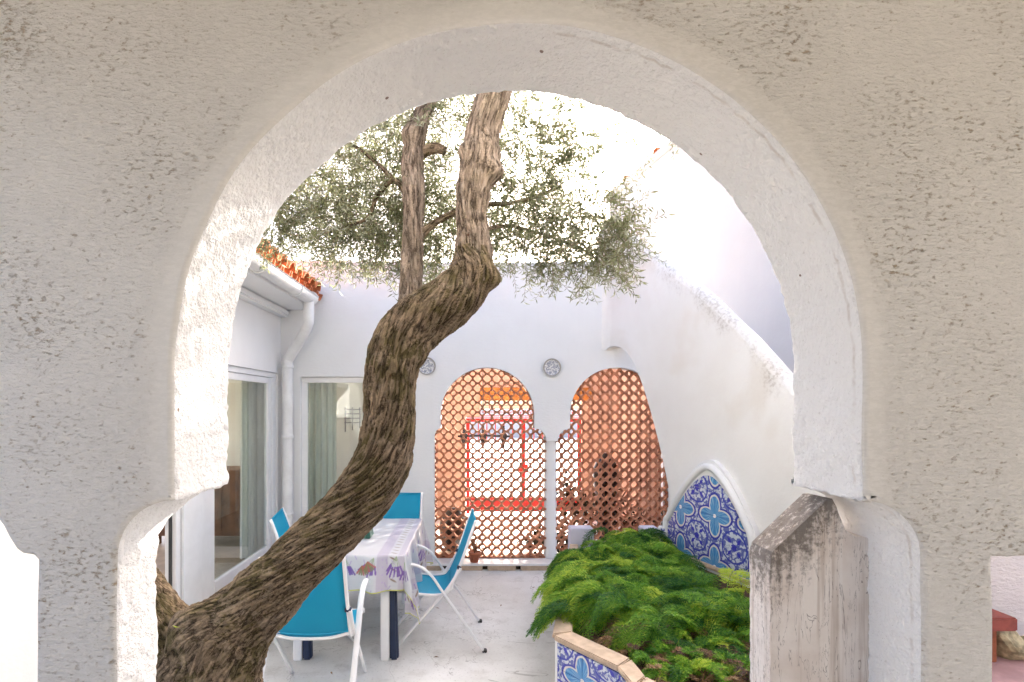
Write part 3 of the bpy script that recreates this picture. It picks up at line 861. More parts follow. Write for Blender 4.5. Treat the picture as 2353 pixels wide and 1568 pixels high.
for k in range(3): box('drawer_front', (-3.70 + k * 0.42, 6.035, 0.32), (-3.34 + k * 0.42, 6.049, 0.96), MAT['wood'], cb, 0.006)
for x_ in (-3.7, -2.5):
    for y_ in (6.1, 6.5): box('leg', (x_ - .03, y_ - .03, 0.16), (x_ + .03, y_ + .03, 0.259), MAT['wood'], cb)
dr = thing('inner_door', 'brown wooden door inside the room behind the far glazed door', 'door', (-1.05, 8.25, 0.12))
box('door_leaf', (-1.55, 8.22, 0.12), (-0.75, 8.27, 2.1), MAT['wood'], dr, 0.006)
box('door_panel', (-1.43, 8.205, 1.2), (-0.87, 8.219, 1.95), MAT['wood'], dr, 0.01)
box('door_panel', (-1.43, 8.205, 0.3), (-0.87, 8.219, 1.05), MAT['wood'], dr, 0.01)
hk = thing('iron_hook_rack', 'small dark iron hook rack on the room wall behind the far glazed door', 'hook rack', (-1.9, 8.28, 1.6))
for k in range(4): box('bar', (-2.06, 8.262, 1.50 + k * 0.07), (-1.80, 8.28, 1.515 + k * 0.07), MAT['picture'], hk)
for k in range(3): box('upright', (-2.05 + k * 0.115, 8.25, 1.36 + 0.03 * k), (-2.03 + k * 0.115, 8.261, 1.75), MAT['picture'], hk)

# ------------------------------------------------------------------ neighbour house beyond the garden wall
nb = thing('neighbour_house', 'tall white neighbouring house rising above the sloping garden wall', 'house', (4, 9, 0))
NZ = 6.1; N1, N2 = Vector((2.84, 11.0)), Vector((3.95, 5.6))
npl = [N1, N2, N2 + Vector((6, 1)), N1 + Vector((6, 3))]
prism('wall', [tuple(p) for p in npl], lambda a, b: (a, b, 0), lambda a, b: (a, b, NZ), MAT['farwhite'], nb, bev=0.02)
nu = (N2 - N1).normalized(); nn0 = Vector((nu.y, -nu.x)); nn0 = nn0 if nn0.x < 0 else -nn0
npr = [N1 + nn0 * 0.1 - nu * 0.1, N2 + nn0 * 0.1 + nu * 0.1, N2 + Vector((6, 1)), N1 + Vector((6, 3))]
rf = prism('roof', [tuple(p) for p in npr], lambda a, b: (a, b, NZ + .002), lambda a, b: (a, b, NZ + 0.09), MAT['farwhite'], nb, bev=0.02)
for k in (0.9, 2.0):
    p = N1 + nu * k + nn0 * 0.12
    t = link('roof_tile', TM, rf, world=False); t.location = (p.x, p.y, NZ + 0.06); t.scale = (.8, 1.1, .8); t.rotation_euler = (0, 0.2, math.atan2(nn0.y, nn0.x))
# pale garden wall across the street
gw = box('street_wall', (-14, 30, 0), (16, 30.3, 1.6), MAT['farwhite']); props(gw, 'low white wall across the street seen through the red gate', 'wall')

# ------------------------------------------------------------------ entrance porch behind the lattice
ZG = 8.0
pw = thing('porch_wall', 'peach plastered entrance wall with a gateway behind the lattice screens', 'wall', (0.8, ZG, 0))
sheet('porch_floor', -0.6, 2.13, 5.746, 8.19, 0.074, MAT['porchfloor'])
def gp(x, y): return ((x - PPX) * ZG / FPX, EYE - (y - PPY) * ZG / FPX)
gx0, gx1 = gp(1070, 0)[0], gp(1340, 0)[0]
box('masonry', (-0.62, ZG, 0), (gx0, ZG + 0.18, 2.7), MAT['peach'], pw, 0.005)
box('masonry', (gx1, ZG, 0), (2.138, ZG + 0.18, 2.7), MAT['peach'], pw, 0.005)
box('masonry', (gx0 + .001, ZG + .002, gp(0, 890)[1]), (gx1 - .001, ZG + 0.178, 2.7), MAT['peach'], pw)
box('masonry', (gx0 + .001, ZG + .001, gp(0, 958)[1]), (gp(1103, 0)[0], ZG + 0.177, gp(0, 890)[1] - .001), MAT['peach'], pw)
box('lintel', (gp(1103, 0)[0], ZG - 0.03, gp(0, 921)[1]), (gp(1362, 0)[0], ZG + 0.15, gp(0, 891)[1]), MAT['lintel'], pw, 0.006)
box('side_lining', (-0.60, 5.975, 0.0), (-0.56, 7.998, 2.7), MAT['peach'], pw)
box('side_lining', (2.10, 5.975, 0.0), (2.135, 7.998, 2.7), MAT['peach'], pw)
gate = thing('iron_gate', 'red painted iron gate standing in the gateway behind the lattice', 'gate', (gp(1203, 0)[0], ZG + 0.09, 0.074))
def gbar(nm, x0, y0, x1, y1, dy0=0.06, dy1=0.10):
    a, b = gp(x0, y1), gp(x1, y0)
    return box(nm, (a[0], ZG + dy0, a[1]), (b[0], ZG + dy1, b[1]), MAT['red'], gate)
gbar('post', 1071, 962, 1079, 1183); gbar('post', 1199, 962, 1208, 1183); gbar('post', 1329, 962, 1337, 1183)
gbar('top_rail', 1079.2, 962, 1198.8, 970); gbar('top_rail', 1208.2, 962, 1328.8, 970)
gbar('kick_panel', 1079.2, 1145, 1198.8, 1178); gbar('kick_panel', 1208.2, 1145, 1328.8, 1178)
gbar('lock_box', 1193, 1068, 1214, 1088, 0.045, 0.058)
for a, b in ((1079.2, 1198.8), (1208.2, 1328.8)):
    gbar('mid_rail', a, 1054, b, 1056.5, 0.07, 0.09)
    for k in range(1, 6):
        xx = a + (b - a) * k / 6; gbar('bar', xx - 1, 970.2, xx + 1, 1144.8, 0.075, 0.085)
gr_ = gbar('transom_grille', 1073, 958, 1336, 960)
for k in range(4): 
    a, b = gp(1073, 932 + k * 8), gp(1336, 930.6 + k * 8)
    box('grille_bar', (a[0], ZG + .06, a[1]), (b[0], ZG + .08, b[1]), MAT['red'], gr_)
for r_ in range(3):
    for k in range(11):
        xx = 1076 + k * 24 + 12 * (r_ % 2); a, b = gp(xx, 938.2 + r_ * 8), gp(xx + 1.6, 932.2 + r_ * 8)
        box('grille_upright', (a[0], ZG + .065, a[1]), (b[0], ZG + .075, b[1]), MAT['red'], gr_)
# hanging iron candelabra
cz = 6.85; c0 = at(1110, 1003, cz)
cn = thing('iron_candelabra', 'black iron three-armed candelabra hanging behind the left lattice', 'candelabra', c0)
tube('crossbar', [at(1052, 1003, cz), at(1110, 1001, cz), at(1172, 1003, cz)], 0.014, MAT['iron'], cn, 6)
for x_ in (1066, 1110, 1157):
    p = at(x_, 1003, cz)
    lathe('candle_cup', [(0.012, -0.16), (0.02, -0.10), (0.045, -0.02), (0.05, 0.03), (0.02, 0.05), (0.014, 0.14)], MAT['iron'], cn, 8, p)
tube('chain', [c0, (c0.x, c0.y, 2.62)], 0.006, MAT['iron'], cn, 5)
bm_ = box('porch_beam', (-0.558, cz - 0.06, 2.62), (2.088, cz + 0.06, 2.74), MAT['lintel']); props(bm_, 'brown timber beam across the top of the porch behind the lattice', 'beam')
# jars
def jar(px, d, prof, label):
    p = at(px, 935, d); o = lathe('clay_jar', prof, MAT['black'], None, 20); o.location = (p.x, d, 0.076); props(o, label, 'jar', 'dark jars behind the lattice')
jar(1041, 6.15, [(0.08, 0), (0.13, 0.06), (0.165, 0.22), (0.16, 0.34), (0.11, 0.44), (0.07, 0.47), (0.085, 0.50), (0.05, 0.50)], 'squat dark jar behind the lower left corner of the lattice')
jar(1392, 6.4, [(0.10, 0), (0.11, 0.3), (0.13, 0.6), (0.16, 0.8), (0.155, 0.92), (0.10, 1.05), (0.06, 1.09), (0.07, 1.12), (0.04, 1.12)], 'tall dark jar behind the right lattice among dry leaves')
# ------------------------------------------------------------------ olive tree
tree = thing('olive_tree', 'old olive tree with a bent mossy trunk leaning across the big arch', 'tree', at(430, 1568, 2.0) * 1.0)
tree.location.z = 0

def limb(name, spec, mat, ring=0.006, ns=110, burls=(), amp=1.0, parent=None, rough=1.0, along=0.155):
    """spec: (px, py, depth, half width px). Bark ridges run along the limb."""
    P = [at(x, y, d) for x, y, d, r in spec]; Rr = [r * d / FPX for x, y, d, r in spec]
    pts = catmull([Vector((*p, 0))[:3] for p in P], 24)
    rr = []
    for i in range(len(Rr) - 1):
        for k in range(24):
            t = k / 24; t = t * t * (3 - 2 * t); rr.append(Rr[i] * (1 - t) + Rr[i + 1] * t)
    rr.append(Rr[-1])
    # even spacing
    L = [0.0]
    for i in range(1, len(pts)): L.append(L[-1] + (pts[i] - pts[i - 1]).length)
    m = max(4, int(L[-1] / ring)); Q, QR, QL = [], [], []
    j = 0
    for k in range(m + 1):
        s = L[-1] * k / m
        while j < len(L) - 2 and L[j + 1] < s: j += 1
        t = (s - L[j]) / max(1e-9, L[j + 1] - L[j])
        Q.append(pts[j].lerp(pts[j + 1], t)); QR.append(rr[j] * (1 - t) + rr[j + 1] * t); QL.append(s)
    n = len(Q)
    T = [(Q[min(i + 1, n - 1)] - Q[max(i - 1, 0)]).normalized() for i in range(n)]
    N = Vector((0, -1, 0)); N = (N - T[0] * N.dot(T[0])).normalized()
    V, BK, RG = [], [], []
    for i in range(n):
        N = (N - T[i] * N.dot(T[i])).normalized(); B = T[i].cross(N)
        r = QR[i]
        for k in range(ns):
            a = 2 * math.pi * k / ns; c, s = math.cos(a), math.sin(a)
            tw = a + QL[i] * 0.9 * math.sin(QL[i] * 2) + 0.12 * noise.noise(Vector((c * 2, s * 2, QL[i] * 7)))
            bc = Vector((r * math.cos(tw), r * math.sin(tw), QL[i] * along))
            f = noise.noise(bc * 72); f2 = noise.noise(bc * 30 + Vector((3, 1, 7))); f3 = noise.noise(bc * 130 + Vector((1, 5, 2)))
            rid = 1.0 - min(1.0, abs(f) * 3.2)                  # sharp fissures where the noise crosses zero
            low = noise.noise(Vector((c * 1.5, s * 1.5, QL[i] * 3.2)))
            h = (-0.009 * rid ** 1.3 + 0.009 * f2 + 0.006 * f3) * amp * rough * min(1.0, r / 0.08) + 0.10 * r * low
            d = N * c + B * s; p = Q[i] + d * (r + h)
            for bp, br, bh in burls:
                q = (p - bp).length
                if q < br: p = p + (p - Q[i]).normalized() * bh * (1 - (q / br) ** 2) ** 2
            V.append(p); BK.append(bc); RG.append(1 - rid)
    F = []
    for i in range(n - 1):
        for k in range(ns):
            a, b = i * ns + k, i * ns + (k + 1) % ns; F.append((a, b, b + ns, a + ns))
    F.append(tuple(reversed(range(ns)))); F.append(tuple(range((n - 1) * ns, n * ns)))
    o = mk(name, V, F, mat, parent or tree, smooth=True)
    at_ = o.data.attributes.new('bark', 'FLOAT_VECTOR', 'POINT'); at_.data.foreach_set('vector', np.array(BK, np.float32).ravel())
    at_ = o.data.attributes.new('ridge', 'FLOAT', 'POINT'); at_.data.foreach_set('value', np.array(RG, np.float32))
    return o

main = [(400, 2150, 2.02, 175), (420, 1800, 2.02, 165), (455, 1620, 2.02, 146), (512, 1478, 2.03, 108), (590, 1388, 2.05, 80), (682, 1296, 2.08, 68), (788, 1190, 2.12, 65), (866, 1092, 2.15, 66), (894, 985, 2.18, 62),
        (896, 885, 2.21, 61), (914, 800, 2.24, 63), (962, 738, 2.27, 64), (1035, 688, 2.30, 62), (1082, 640, 2.32, 54), (1088, 580, 2.34, 44), (1084, 500, 2.36, 36), (1092, 420, 2.37, 40), (1104, 365, 2.38, 45), (1108, 310, 2.39, 38), (1130, 240, 2.40, 37), (1165, 140, 2.42, 36), (1210, 0, 2.45, 32), (1260, -160, 2.5, 26)]
knots = [(at(1142, 640, 2.28), 0.075, 0.035), (at(1135, 395, 2.33), 0.075, 0.05), (at(1065, 345, 2.34), 0.06, 0.025), (at(1088, 490, 2.28), 0.035, 0.02),
         (at(965, 820, 2.2), 0.08, 0.022), (at(430, 1440, 1.92), 0.14, 0.05), (at(905, 830, 2.10), 0.07, 0.015)]
k_split = 14
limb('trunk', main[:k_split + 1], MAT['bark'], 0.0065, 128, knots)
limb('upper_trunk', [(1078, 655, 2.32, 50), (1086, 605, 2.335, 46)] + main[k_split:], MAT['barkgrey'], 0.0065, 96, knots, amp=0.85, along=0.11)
# limb that leaves the foot to the left, behind the jamb
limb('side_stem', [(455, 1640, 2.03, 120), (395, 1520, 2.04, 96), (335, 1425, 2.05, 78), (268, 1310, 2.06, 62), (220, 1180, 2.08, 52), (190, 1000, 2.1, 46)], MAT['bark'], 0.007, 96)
# second stem rising behind the bend
limb('rear_stem', [(925, 760, 2.40, 30), (940, 700, 2.52, 29), (947, 620, 2.62, 26), (949, 520, 2.68, 24), (951, 440, 2.70, 25), (948, 370, 2.72, 25), (958, 300, 2.74, 24), (985, 220, 2.76, 20), (1000, 100, 2.8, 17), (1005, -60, 2.85, 12)], MAT['barkgrey'], 0.008, 64,
     [(at(940, 305, 2.70), 0.07, 0.03), (at(1000, 345, 2.72), 0.05, 0.02)], amp=0.7, along=0.12)
for nm, sp in (('branch', [(960, 545, 2.68, 13), (1000, 512, 2.66, 10), (1045, 488, 2.64, 9), (1085, 470, 2.66, 8), (1130, 470, 2.7, 7), (1200, 462, 2.76, 5), (1290, 430, 2.9, 4)]),
               ('branch', [(945, 455, 2.72, 12), (905, 415, 2.76, 8), (868, 450, 2.8, 6.5), (845, 500, 2.84, 5), (800, 520, 2.9, 4), (740, 540, 3.0, 3)]),
               ('branch', [(960, 355, 2.74, 16), (1000, 340, 2.72, 15), (1022, 348, 2.71, 12)]),
               ('branch', [(905, 415, 2.76, 7), (860, 370, 2.85, 5), (800, 330, 2.95, 4), (720, 330, 3.05, 3)]),
               ('branch', [(1150, 200, 2.4, 11), (1220, 150, 2.55, 9), (1300, 160, 2.75, 7), (1390, 210, 2.95, 5), (1500, 290, 3.1, 3)]),
               ('branch', [(1095, 530, 2.40, 6), (1170, 520, 2.75, 5), (1250, 540, 2.95, 4), (1330, 570, 3.0, 3), (1400, 620, 3.0, 2)]),
               ('branch', [(975, 250, 2.76, 12), (900, 190, 2.8, 9), (780, 200, 2.9, 7), (680, 300, 3.0, 5)])):
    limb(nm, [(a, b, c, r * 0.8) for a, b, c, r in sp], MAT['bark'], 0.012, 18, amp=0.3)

def leaf_mesh(name, base, axis, side, length, width, tone, mat, parent=None, curl=0.12, kind=None):
    """diamond leaves: base (n,3), unit axis, unit side"""
    n = len(base)
    nrm = np.cross(axis, side)
    L, W_ = length[:, None], width[:, None]
    v0 = base; v2 = base + axis * L + nrm * (L * -curl)
    m1 = base + axis * L * 0.48 + side * W_ * 0.5 + nrm * W_ * 0.18; m2 = base + axis * L * 0.48 - side * W_ * 0.5 + nrm * W_ * 0.18
    V = np.stack([v0, m1, v2, m2], 1).reshape(-1, 3)
    i = np.arange(n) * 4
    F = np.stack([np.stack([i, i + 1, i + 2], 1), np.stack([i, i + 2, i + 3], 1)], 1).reshape(-1, 3)
    me = bpy.data.meshes.new(name)
    me.vertices.add(len(V)); me.vertices.foreach_set('co', V.astype(np.float32).ravel())
    me.loops.add(F.size); me.loops.foreach_set('vertex_index', F.astype(np.int32).ravel())
    me.polygons.add(len(F)); me.polygons.foreach_set('loop_start', np.arange(0, F.size, 3, dtype=np.int32))
    me.materials.append(mat); me.update(calc_edges=True)
    a = me.attributes.new('tone', 'FLOAT', 'POINT'); a.data.foreach_set('value', np.repeat(tone, 4).astype(np.float32))
    return link(name, me, parent, kind=kind)

def unit(a): return a / np.maximum(1e-9, np.linalg.norm(a, axis=-1, keepdims=True))

# crown: sprays of paired leaves on hanging twigs, grouped in clumps (px, py, depth, radius m, sprays)
clumps = [(640, 520, 3.2, .16, 26), (690, 440, 3.3, .2, 34), (700, 560, 3.1, .17, 30), (770, 380, 3.1, .24, 46), (780, 500, 3.1, .22, 42), (800, 590, 3.0, .16, 30), (860, 300, 3.0, .22, 40),
          (870, 430, 3.0, .22, 40), (875, 540, 2.95, .18, 36), (900, 610, 2.95, .12, 18), (960, 330, 2.95, .2, 30), (980, 560, 3.0, .18, 34), (1010, 430, 2.95, .2, 34), (1010, 260, 2.95, .2, 30),
          (1020, 620, 2.95, .12, 16), (1150, 560, 2.9, .17, 32), (1180, 450, 2.9, .2, 34), (1200, 340, 3.0, .22, 34), (1230, 590, 2.85, .17, 22), (1250, 500, 2.9, .22, 30), (1270, 400, 3.0, .2, 28), (1280, 280, 3.0, .22, 24),
          (1320, 560, 2.85, .19, 24), (1290, 630, 2.8, .11, 11), (1350, 480, 2.95, .18, 22), (1345, 615, 2.8, .14, 15), (1400, 570, 2.8, .13, 14), (1410, 620, 2.75, .10, 9), (1340, 380, 3.05, .17, 14), (1380, 300, 3.1, .18, 10), (1500, 320, 3.2, .10, 7), (1450, 250, 3.2, .16, 7), (1440, 610, 2.75, .05, 8),
          (1150, 250, 3.0, .24, 26), (900, 180, 3.1, .4, 40), (1200, 120, 3.2, .45, 46), (760, 250, 3.3, .3, 34), (1000, 60, 3.3, .5, 50), (620, 420, 3.5, .25, 22), (1350, 150, 3.3, .35, 14), (560, 300, 3.6, .4, 30), (1050, 520, 3.1, .2, 26), (930, 480, 3.15, .22, 30),
          (1100, -150, 3.3, .7, 70), (700, 0, 3.5, .6, 50)]
B_, A_, S_, LN, WD_, TN = [], [], [], [], [], []
twigs = []
for (cx, cy, cdp, cr, ns_) in clumps:
    if cy >= 540: cy -= 34; ns_ *= 0.85
    c = np.array(at(cx, cy, cdp)); ctone = RNG.uniform(0.15, 0.75)
    for _ in range(int(ns_ * 4.2)):
        g = RNG.normal(size=3); g /= np.linalg.norm(g)
        p = c + g * cr * RNG.random() ** 0.45 * np.array([1.35, 1.3, 1.0])
        d = g * 0.7 + RNG.normal(size=3) * 0.7 + np.array([0, 0, -0.30]); d /= np.linalg.norm(d)
        Lt = RNG.uniform(0.10, 0.20); m = int(Lt / 0.0105)
        sp = Lt / m
        wob = np.cumsum(RNG.normal(size=(m, 3)) * 0.05 + np.array([0, 0, -0.03]), 0)
        D = unit(d + wob); Q = p + np.cumsum(D * sp, 0)
        e = unit(np.cross(d, RNG.normal(size=3))); e2 = np.cross(D, e); stone = np.clip(ctone + RNG.normal() * 0.16, 0, 1)
        k = np.arange(m); sgn = np.where(k % 2, 1.0, -1.0)
        rot = RNG.uniform(-0.5, 0.5, m) + np.where((k // 2) % 2, math.pi / 2, 0.0)
        lat = (e * np.cos(rot)[:, None] + e2 * np.sin(rot)[:, None]) * sgn[:, None]
        ax = unit(D * RNG.uniform(0.35, 0.95, (m, 1)) + lat + RNG.normal(size=(m, 3)) * 0.2)
        B_.append(Q); A_.append(ax); S_.append(unit(np.cross(ax, RNG.normal(size=(m, 3)))))
        l = RNG.uniform(0.026, 0.048, m); LN.append(l); WD_.append(l * RNG.uniform(0.16, 0.24, m)); TN.append(np.clip(stone + RNG.normal(size=m) * 0.22, 0, 1))
        twigs.append([p] + list(Q[::4]) + [Q[-1]])
B_, A_, S_, LN, WD_, TN = [np.concatenate(q) for q in (B_, A_, S_, LN, WD_, TN)]
leaf_mesh('crown', np.array(B_), np.array(A_), np.array(S_), np.array(LN), np.array(WD_), np.array(TN), MAT['leaf'], tree, kind='stuff')
tw = merge([tube_geo([Vector(p) for p in t], [0.0016 - 0.0010 * k / len(t) for k in range(len(t))], 3, False) for t in twigs])
o = mk('twigs', tw[0], tw[1], MAT['barkgrey'], tree, kind='stuff')
o.data.attributes.new('bark', 'FLOAT_VECTOR', 'POINT'); o.data.attributes.new('ridge', 'FLOAT', 'POINT')

# ------------------------------------------------------------------ planter with tiled front, and the tiled fountain back
def tile_panel(name, poly, size, to3, depth3, uvoff, parent, gap=0.0015, skip=None):
    """cut an outline into square tiles, each a thin slab of its own; two tiles make one flower"""
    def clip(poly, ax, val, keep_less):
        out = []
        for i in range(len(poly)):
            a, b = poly[i - 1], poly[i]
            ia = (a[ax] <= val) if keep_less else (a[ax] >= val); ib = (b[ax] <= val) if keep_less else (b[ax] >= val)
            if ia != ib:
                t = (val - a[ax]) / (b[ax] - a[ax]); out.append((a[0] + (b[0] - a[0]) * t, a[1] + (b[1] - a[1]) * t))
            if ib: out.append(b)
        return out
    xs = [p[0] for p in poly]; ys = [p[1] for p in poly]
    i0, i1 = math.floor((min(xs) - uvoff[0]) / size), math.ceil((max(xs) - uvoff[0]) / size)
    j0, j1 = math.floor((min(ys) - uvoff[1]) / size), math.ceil((max(ys) - uvoff[1]) / size)
    for i in range(i0, i1):
        for j in range(j0, j1):
            x0, y0 = uvoff[0] + i * size, uvoff[1] + j * size
            p = clip(clip(clip(clip(poly, 0, x0 + gap, False), 0, x0 + size - gap, True), 1, y0 + gap, False), 1, y0 + size - gap, True)
            if len(p) < 3: continue
            ar = abs(sum(p[k - 1][0] * p[k][1] - p[k][0] * p[k - 1][1] for k in range(len(p)))) / 2
            if ar < 3e-5: continue
            jn = random.uniform(-0.0008, 0.0008)
            n = len(p); V = [to3(a, b, depth3 + jn) for a, b in p] + [to3(a, b, 0.0) for a, b in p]
            uv = [((a - uvoff[0]) / (2 * size), (b - uvoff[1]) / (2 * size)) for a, b in p] * 2
            F = [tuple(range(n)), tuple(reversed(range(n, 2 * n)))] + [(k, (k + 1) % n, (k + 1) % n + n, k + n) for k in range(n)]
            o = mk(name, V, F, MAT['tile'], parent, uv=uv); fix_normals(o.data)

RZ = 0.50
PA, PB, PC = Vector((0.446, 2.89)), Vector((0.709, 2.54)), Vector((0.735, 2.36))
ring_ = [Vector((0.92, 4.92)), PA, PB, PC, Vector((1.1, 1.85)), Vector((2.40, 1.80)), Vector((2.32, 2.9)), Vector((1.69, 4.92))]
planter = thing('tiled_planter', 'raised flower bed with stone rim and blue flower tiles on its front', 'planter', (1.3, 3.4, 0))
cen = Vector((1.4, 3.3))
inn = [p + (cen - p).normalized() * 0.10 for p in ring_]
V, F = [], []
for i, p in enumerate(ring_): V += [(p.x, p.y, 0), (p.x, p.y, RZ - 0.03), (inn[i].x, inn[i].y, RZ - 0.03), (inn[i].x, inn[i].y, 0)]
nr = len(ring_)
for i in range(nr):
    j = (i + 1) % nr
    for k in range(4): F.append((4 * i + k, 4 * j + k, 4 * j + (k + 1) % 4, 4 * i + (k + 1) % 4))
o = mk('kerb_wall', V, F, MAT['white'], planter); fix_normals(o.data)
for i in range(nr):
    j = (i + 1) % nr
    a, b = ring_[i], ring_[j]; t = (b - a).normalized(); nn_ = Vector((t.y, -t.x)); 
    if (a + nn_ * 0.1 - cen).length < (a - cen).length: nn_ = -nn_
    q = [a + nn_ * 0.014 + t * 0.003, b + nn_ * 0.014 - t * 0.003, inn[j] - nn_ * 0.01 - t * .003, inn[i] - nn_ * 0.01 + t * .003]
    V = [(p.x, p.y, RZ - 0.029) for p in q] + [(p.x, p.y, RZ) for p in q]
    o = mk('rim_stone', V, BOXF, MAT['stone'], planter); bevel_mesh(o.data, 0.006)
o = mk('soil', [(p.x, p.y, RZ - 0.05) for p in inn], [tuple(range(nr))], MAT['soil'], planter)
tAB = (PB - PA); LAB = tAB.length; tAB = tAB / LAB; nAB = Vector((tAB.y, -tAB.x))
if nAB.dot(PA - cen) < 0: nAB = -nAB
tile_panel('planter_tile', [(0.028, 0.0), (LAB - 0.004, 0.0), (LAB - 0.004, RZ - 0.035), (0.028, RZ - 0.035)], 0.155,
           lambda a, b, d: (PA.x + tAB.x * a + nAB.x * (d + .001), PA.y + tAB.y * a + nAB.y * (d + .001), b), 0.009, (0.05, RZ - 0.035 - 0.31 + 0.02), planter)
tBC = (PC - PB); LBC = tBC.length; tBC = tBC / LBC; nBC = Vector((tBC.y, -tBC.x))
if nBC.dot(PB - cen) < 0: nBC = -nBC
tile_panel('planter_tile', [(0.006, 0.0), (LBC - 0.004, 0.0), (LBC - 0.004, RZ - 0.035), (0.006, RZ - 0.035)], 0.155,
           lambda a, b, d: (PB.x + tBC.x * a + nBC.x * (d + .001), PB.y + tBC.y * a + nBC.y * (d + .001), b), 0.009, (0.05, RZ - 0.035 - 0.31 + 0.02), planter)
for x0, x1 in ((0.885, 1.10), (1.55, 1.70)):
    box('corner_post', (x0, 4.79, 0.0), (x1, 4.945, 0.64), MAT['purplewhite'], planter, 0.008)

fount = thing('tiled_fountain_back', 'pointed blue flower tile panel with white plaster rim on the right garden wall', 'tile panel', wall_pt(1.2, 0.3))
out_l = [on_wall(*q) for q in ((1735, 1430), (1734, 1262), (1716, 1205), (1698, 1165), (1676, 1128), (1655, 1102), (1640, 1093), (1625, 1095), (1606, 1110), (1585, 1135), (1566, 1165), (1552, 1195), (1546, 1212), (1546, 1330))]
out_s = [(p.x, p.y) for p in catmull([Vector((a, b, 0)) for a, b in out_l], 4)]
fc = on_wall(1655, 1185); TS = 0.20
tile_panel('wall_tile', out_s, TS, lambda a, b, d: wall_pt(a, b, 0.045 + d), 0.010, (fc[0] - TS, fc[1] - TS), fount, 0.0012)
mx_ = (out_s[0][0] + out_s[-1][0]) / 2
def grow(p, k):
    return (p[0] + (p[0] - mx_) * k, max(0.2, p[1] + max(0.0, (p[1] - 0.45)) * k * 1.3))
outer_ = [grow(p, 0.13) for p in out_s]
o = prism('plaster_rim', outer_, lambda a, b: wall_pt(a, b, 0.044), lambda a, b: wall_pt(a, b, -0.02), MAT['white'], fount)
ring_v = tube_geo([Vector(wall_pt(*grow(p, 0.07), 0.047)) for p in out_s], 0.030, 8)
mk('rim_roll', ring_v[0], ring_v[1], MAT['white'], fount, smooth=True)
rp = at(1533, 1235, 4.7)
box('low_tiled_return', (rp.x - 0.06, 4.70, 0.30), (rp.x + 0.06, 4.78, 0.675), MAT['white'], fount, 0.01)
tile_panel('wall_tile', [(rp.x - .055, 0.31), (rp.x + .055, 0.31), (rp.x + .055, 0.665), (rp.x - .055, 0.665)], 0.155, lambda a, b, d: (a, 4.70 - d - .001, b), 0.009, (rp.x - .1, 0.31), fount, 0.0012)

# fern: arching feathery fronds
def fern(roots, mat, parent=None, kind=None, scale=1.0, needles=7, droop=1.0, tone0=0.5):
    out = [[] for _ in range(6)]
    stems = []
    m = 26; K = np.arange(m)
    for (x, y, z, az, el, ln) in roots:
        d = np.array([math.cos(az) * math.cos(el), math.sin(az) * math.cos(el), math.sin(el)])
        D = unit(d + np.cumsum(RNG.normal(size=(m, 3)) * 0.028 + np.array([0, 0, -0.08 * droop]), 0))
        Q = np.array([x, y, z]) + np.cumsum(D * (ln / m), 0)
        side = unit(np.cross(d, np.array([0, 0, 1.0]))); tone = np.clip(tone0 + RNG.normal() * 0.25 + 0.45 * noise.noise(Vector((x * 3.5, y * 3.5, 2))), 0, 1)
        stems.append([np.array([x, y, z])] + list(Q[::4]) + [Q[-1]])
        q, Dq, t = Q[4:], D[4:], K[4:] / m
        bl = ln * 0.25 * np.sin(math.pi * np.minimum(1, (1.08 - t) * 0.95)) ** 0.8 + 0.012
        upn = unit(np.cross(side[None], Dq)); n1 = len(t)
        for sgn in (-1, 1):
            bd = unit(side * sgn + Dq * 0.65 + upn * RNG.uniform(-0.15, 0.25, (n1, 1)))
            u = ((np.arange(needles) + 0.6) / needles)[None, :, None]
            bp = q[:, None] + bd[:, None] * bl[:, None, None] * u + np.array([0, 0, -0.25]) * bl[:, None, None] * u * u
            for s2 in (-1, 1):
                perp = unit(np.cross(bd, upn)) * s2
                ax = unit(perp[:, None] + bd[:, None] * 0.9 + upn[:, None] * RNG.uniform(-0.4, 0.4, (n1, needles, 1)))
                sd = unit(np.cross(ax, RNG.normal(size=(n1, needles, 3)) * 0.5 + upn[:, None]))
                out[0].append(bp.reshape(-1, 3)); out[1].append(ax.reshape(-1, 3)); out[2].append(sd.reshape(-1, 3))
                out[3].append((bl[:, None] * 0.34 * (1.1 - u[..., 0] * 0.6) + 0.006).ravel())
                out[4].append(np.full(n1 * needles, 0.0052 * scale))
                out[5].append(np.clip(tone + 0.25 * (t[:, None] - 0.5) + RNG.normal(size=(n1, needles)) * 0.16, 0, 1).ravel())
    o = [np.concatenate(q) for q in out]
    leaf_mesh('fronds', *o, mat, parent, 0.05, kind)
    sv = merge([tube_geo([Vector(p) for p in s], 0.0016, 3, False) for s in stems])
    so = mk('stems', sv[0], sv[1], mat, parent, kind=kind)
    a = so.data.attributes.new('tone', 'FLOAT', 'POINT'); a.data.foreach_set('value', np.full(len(sv[0]), 0.5, np.float32))

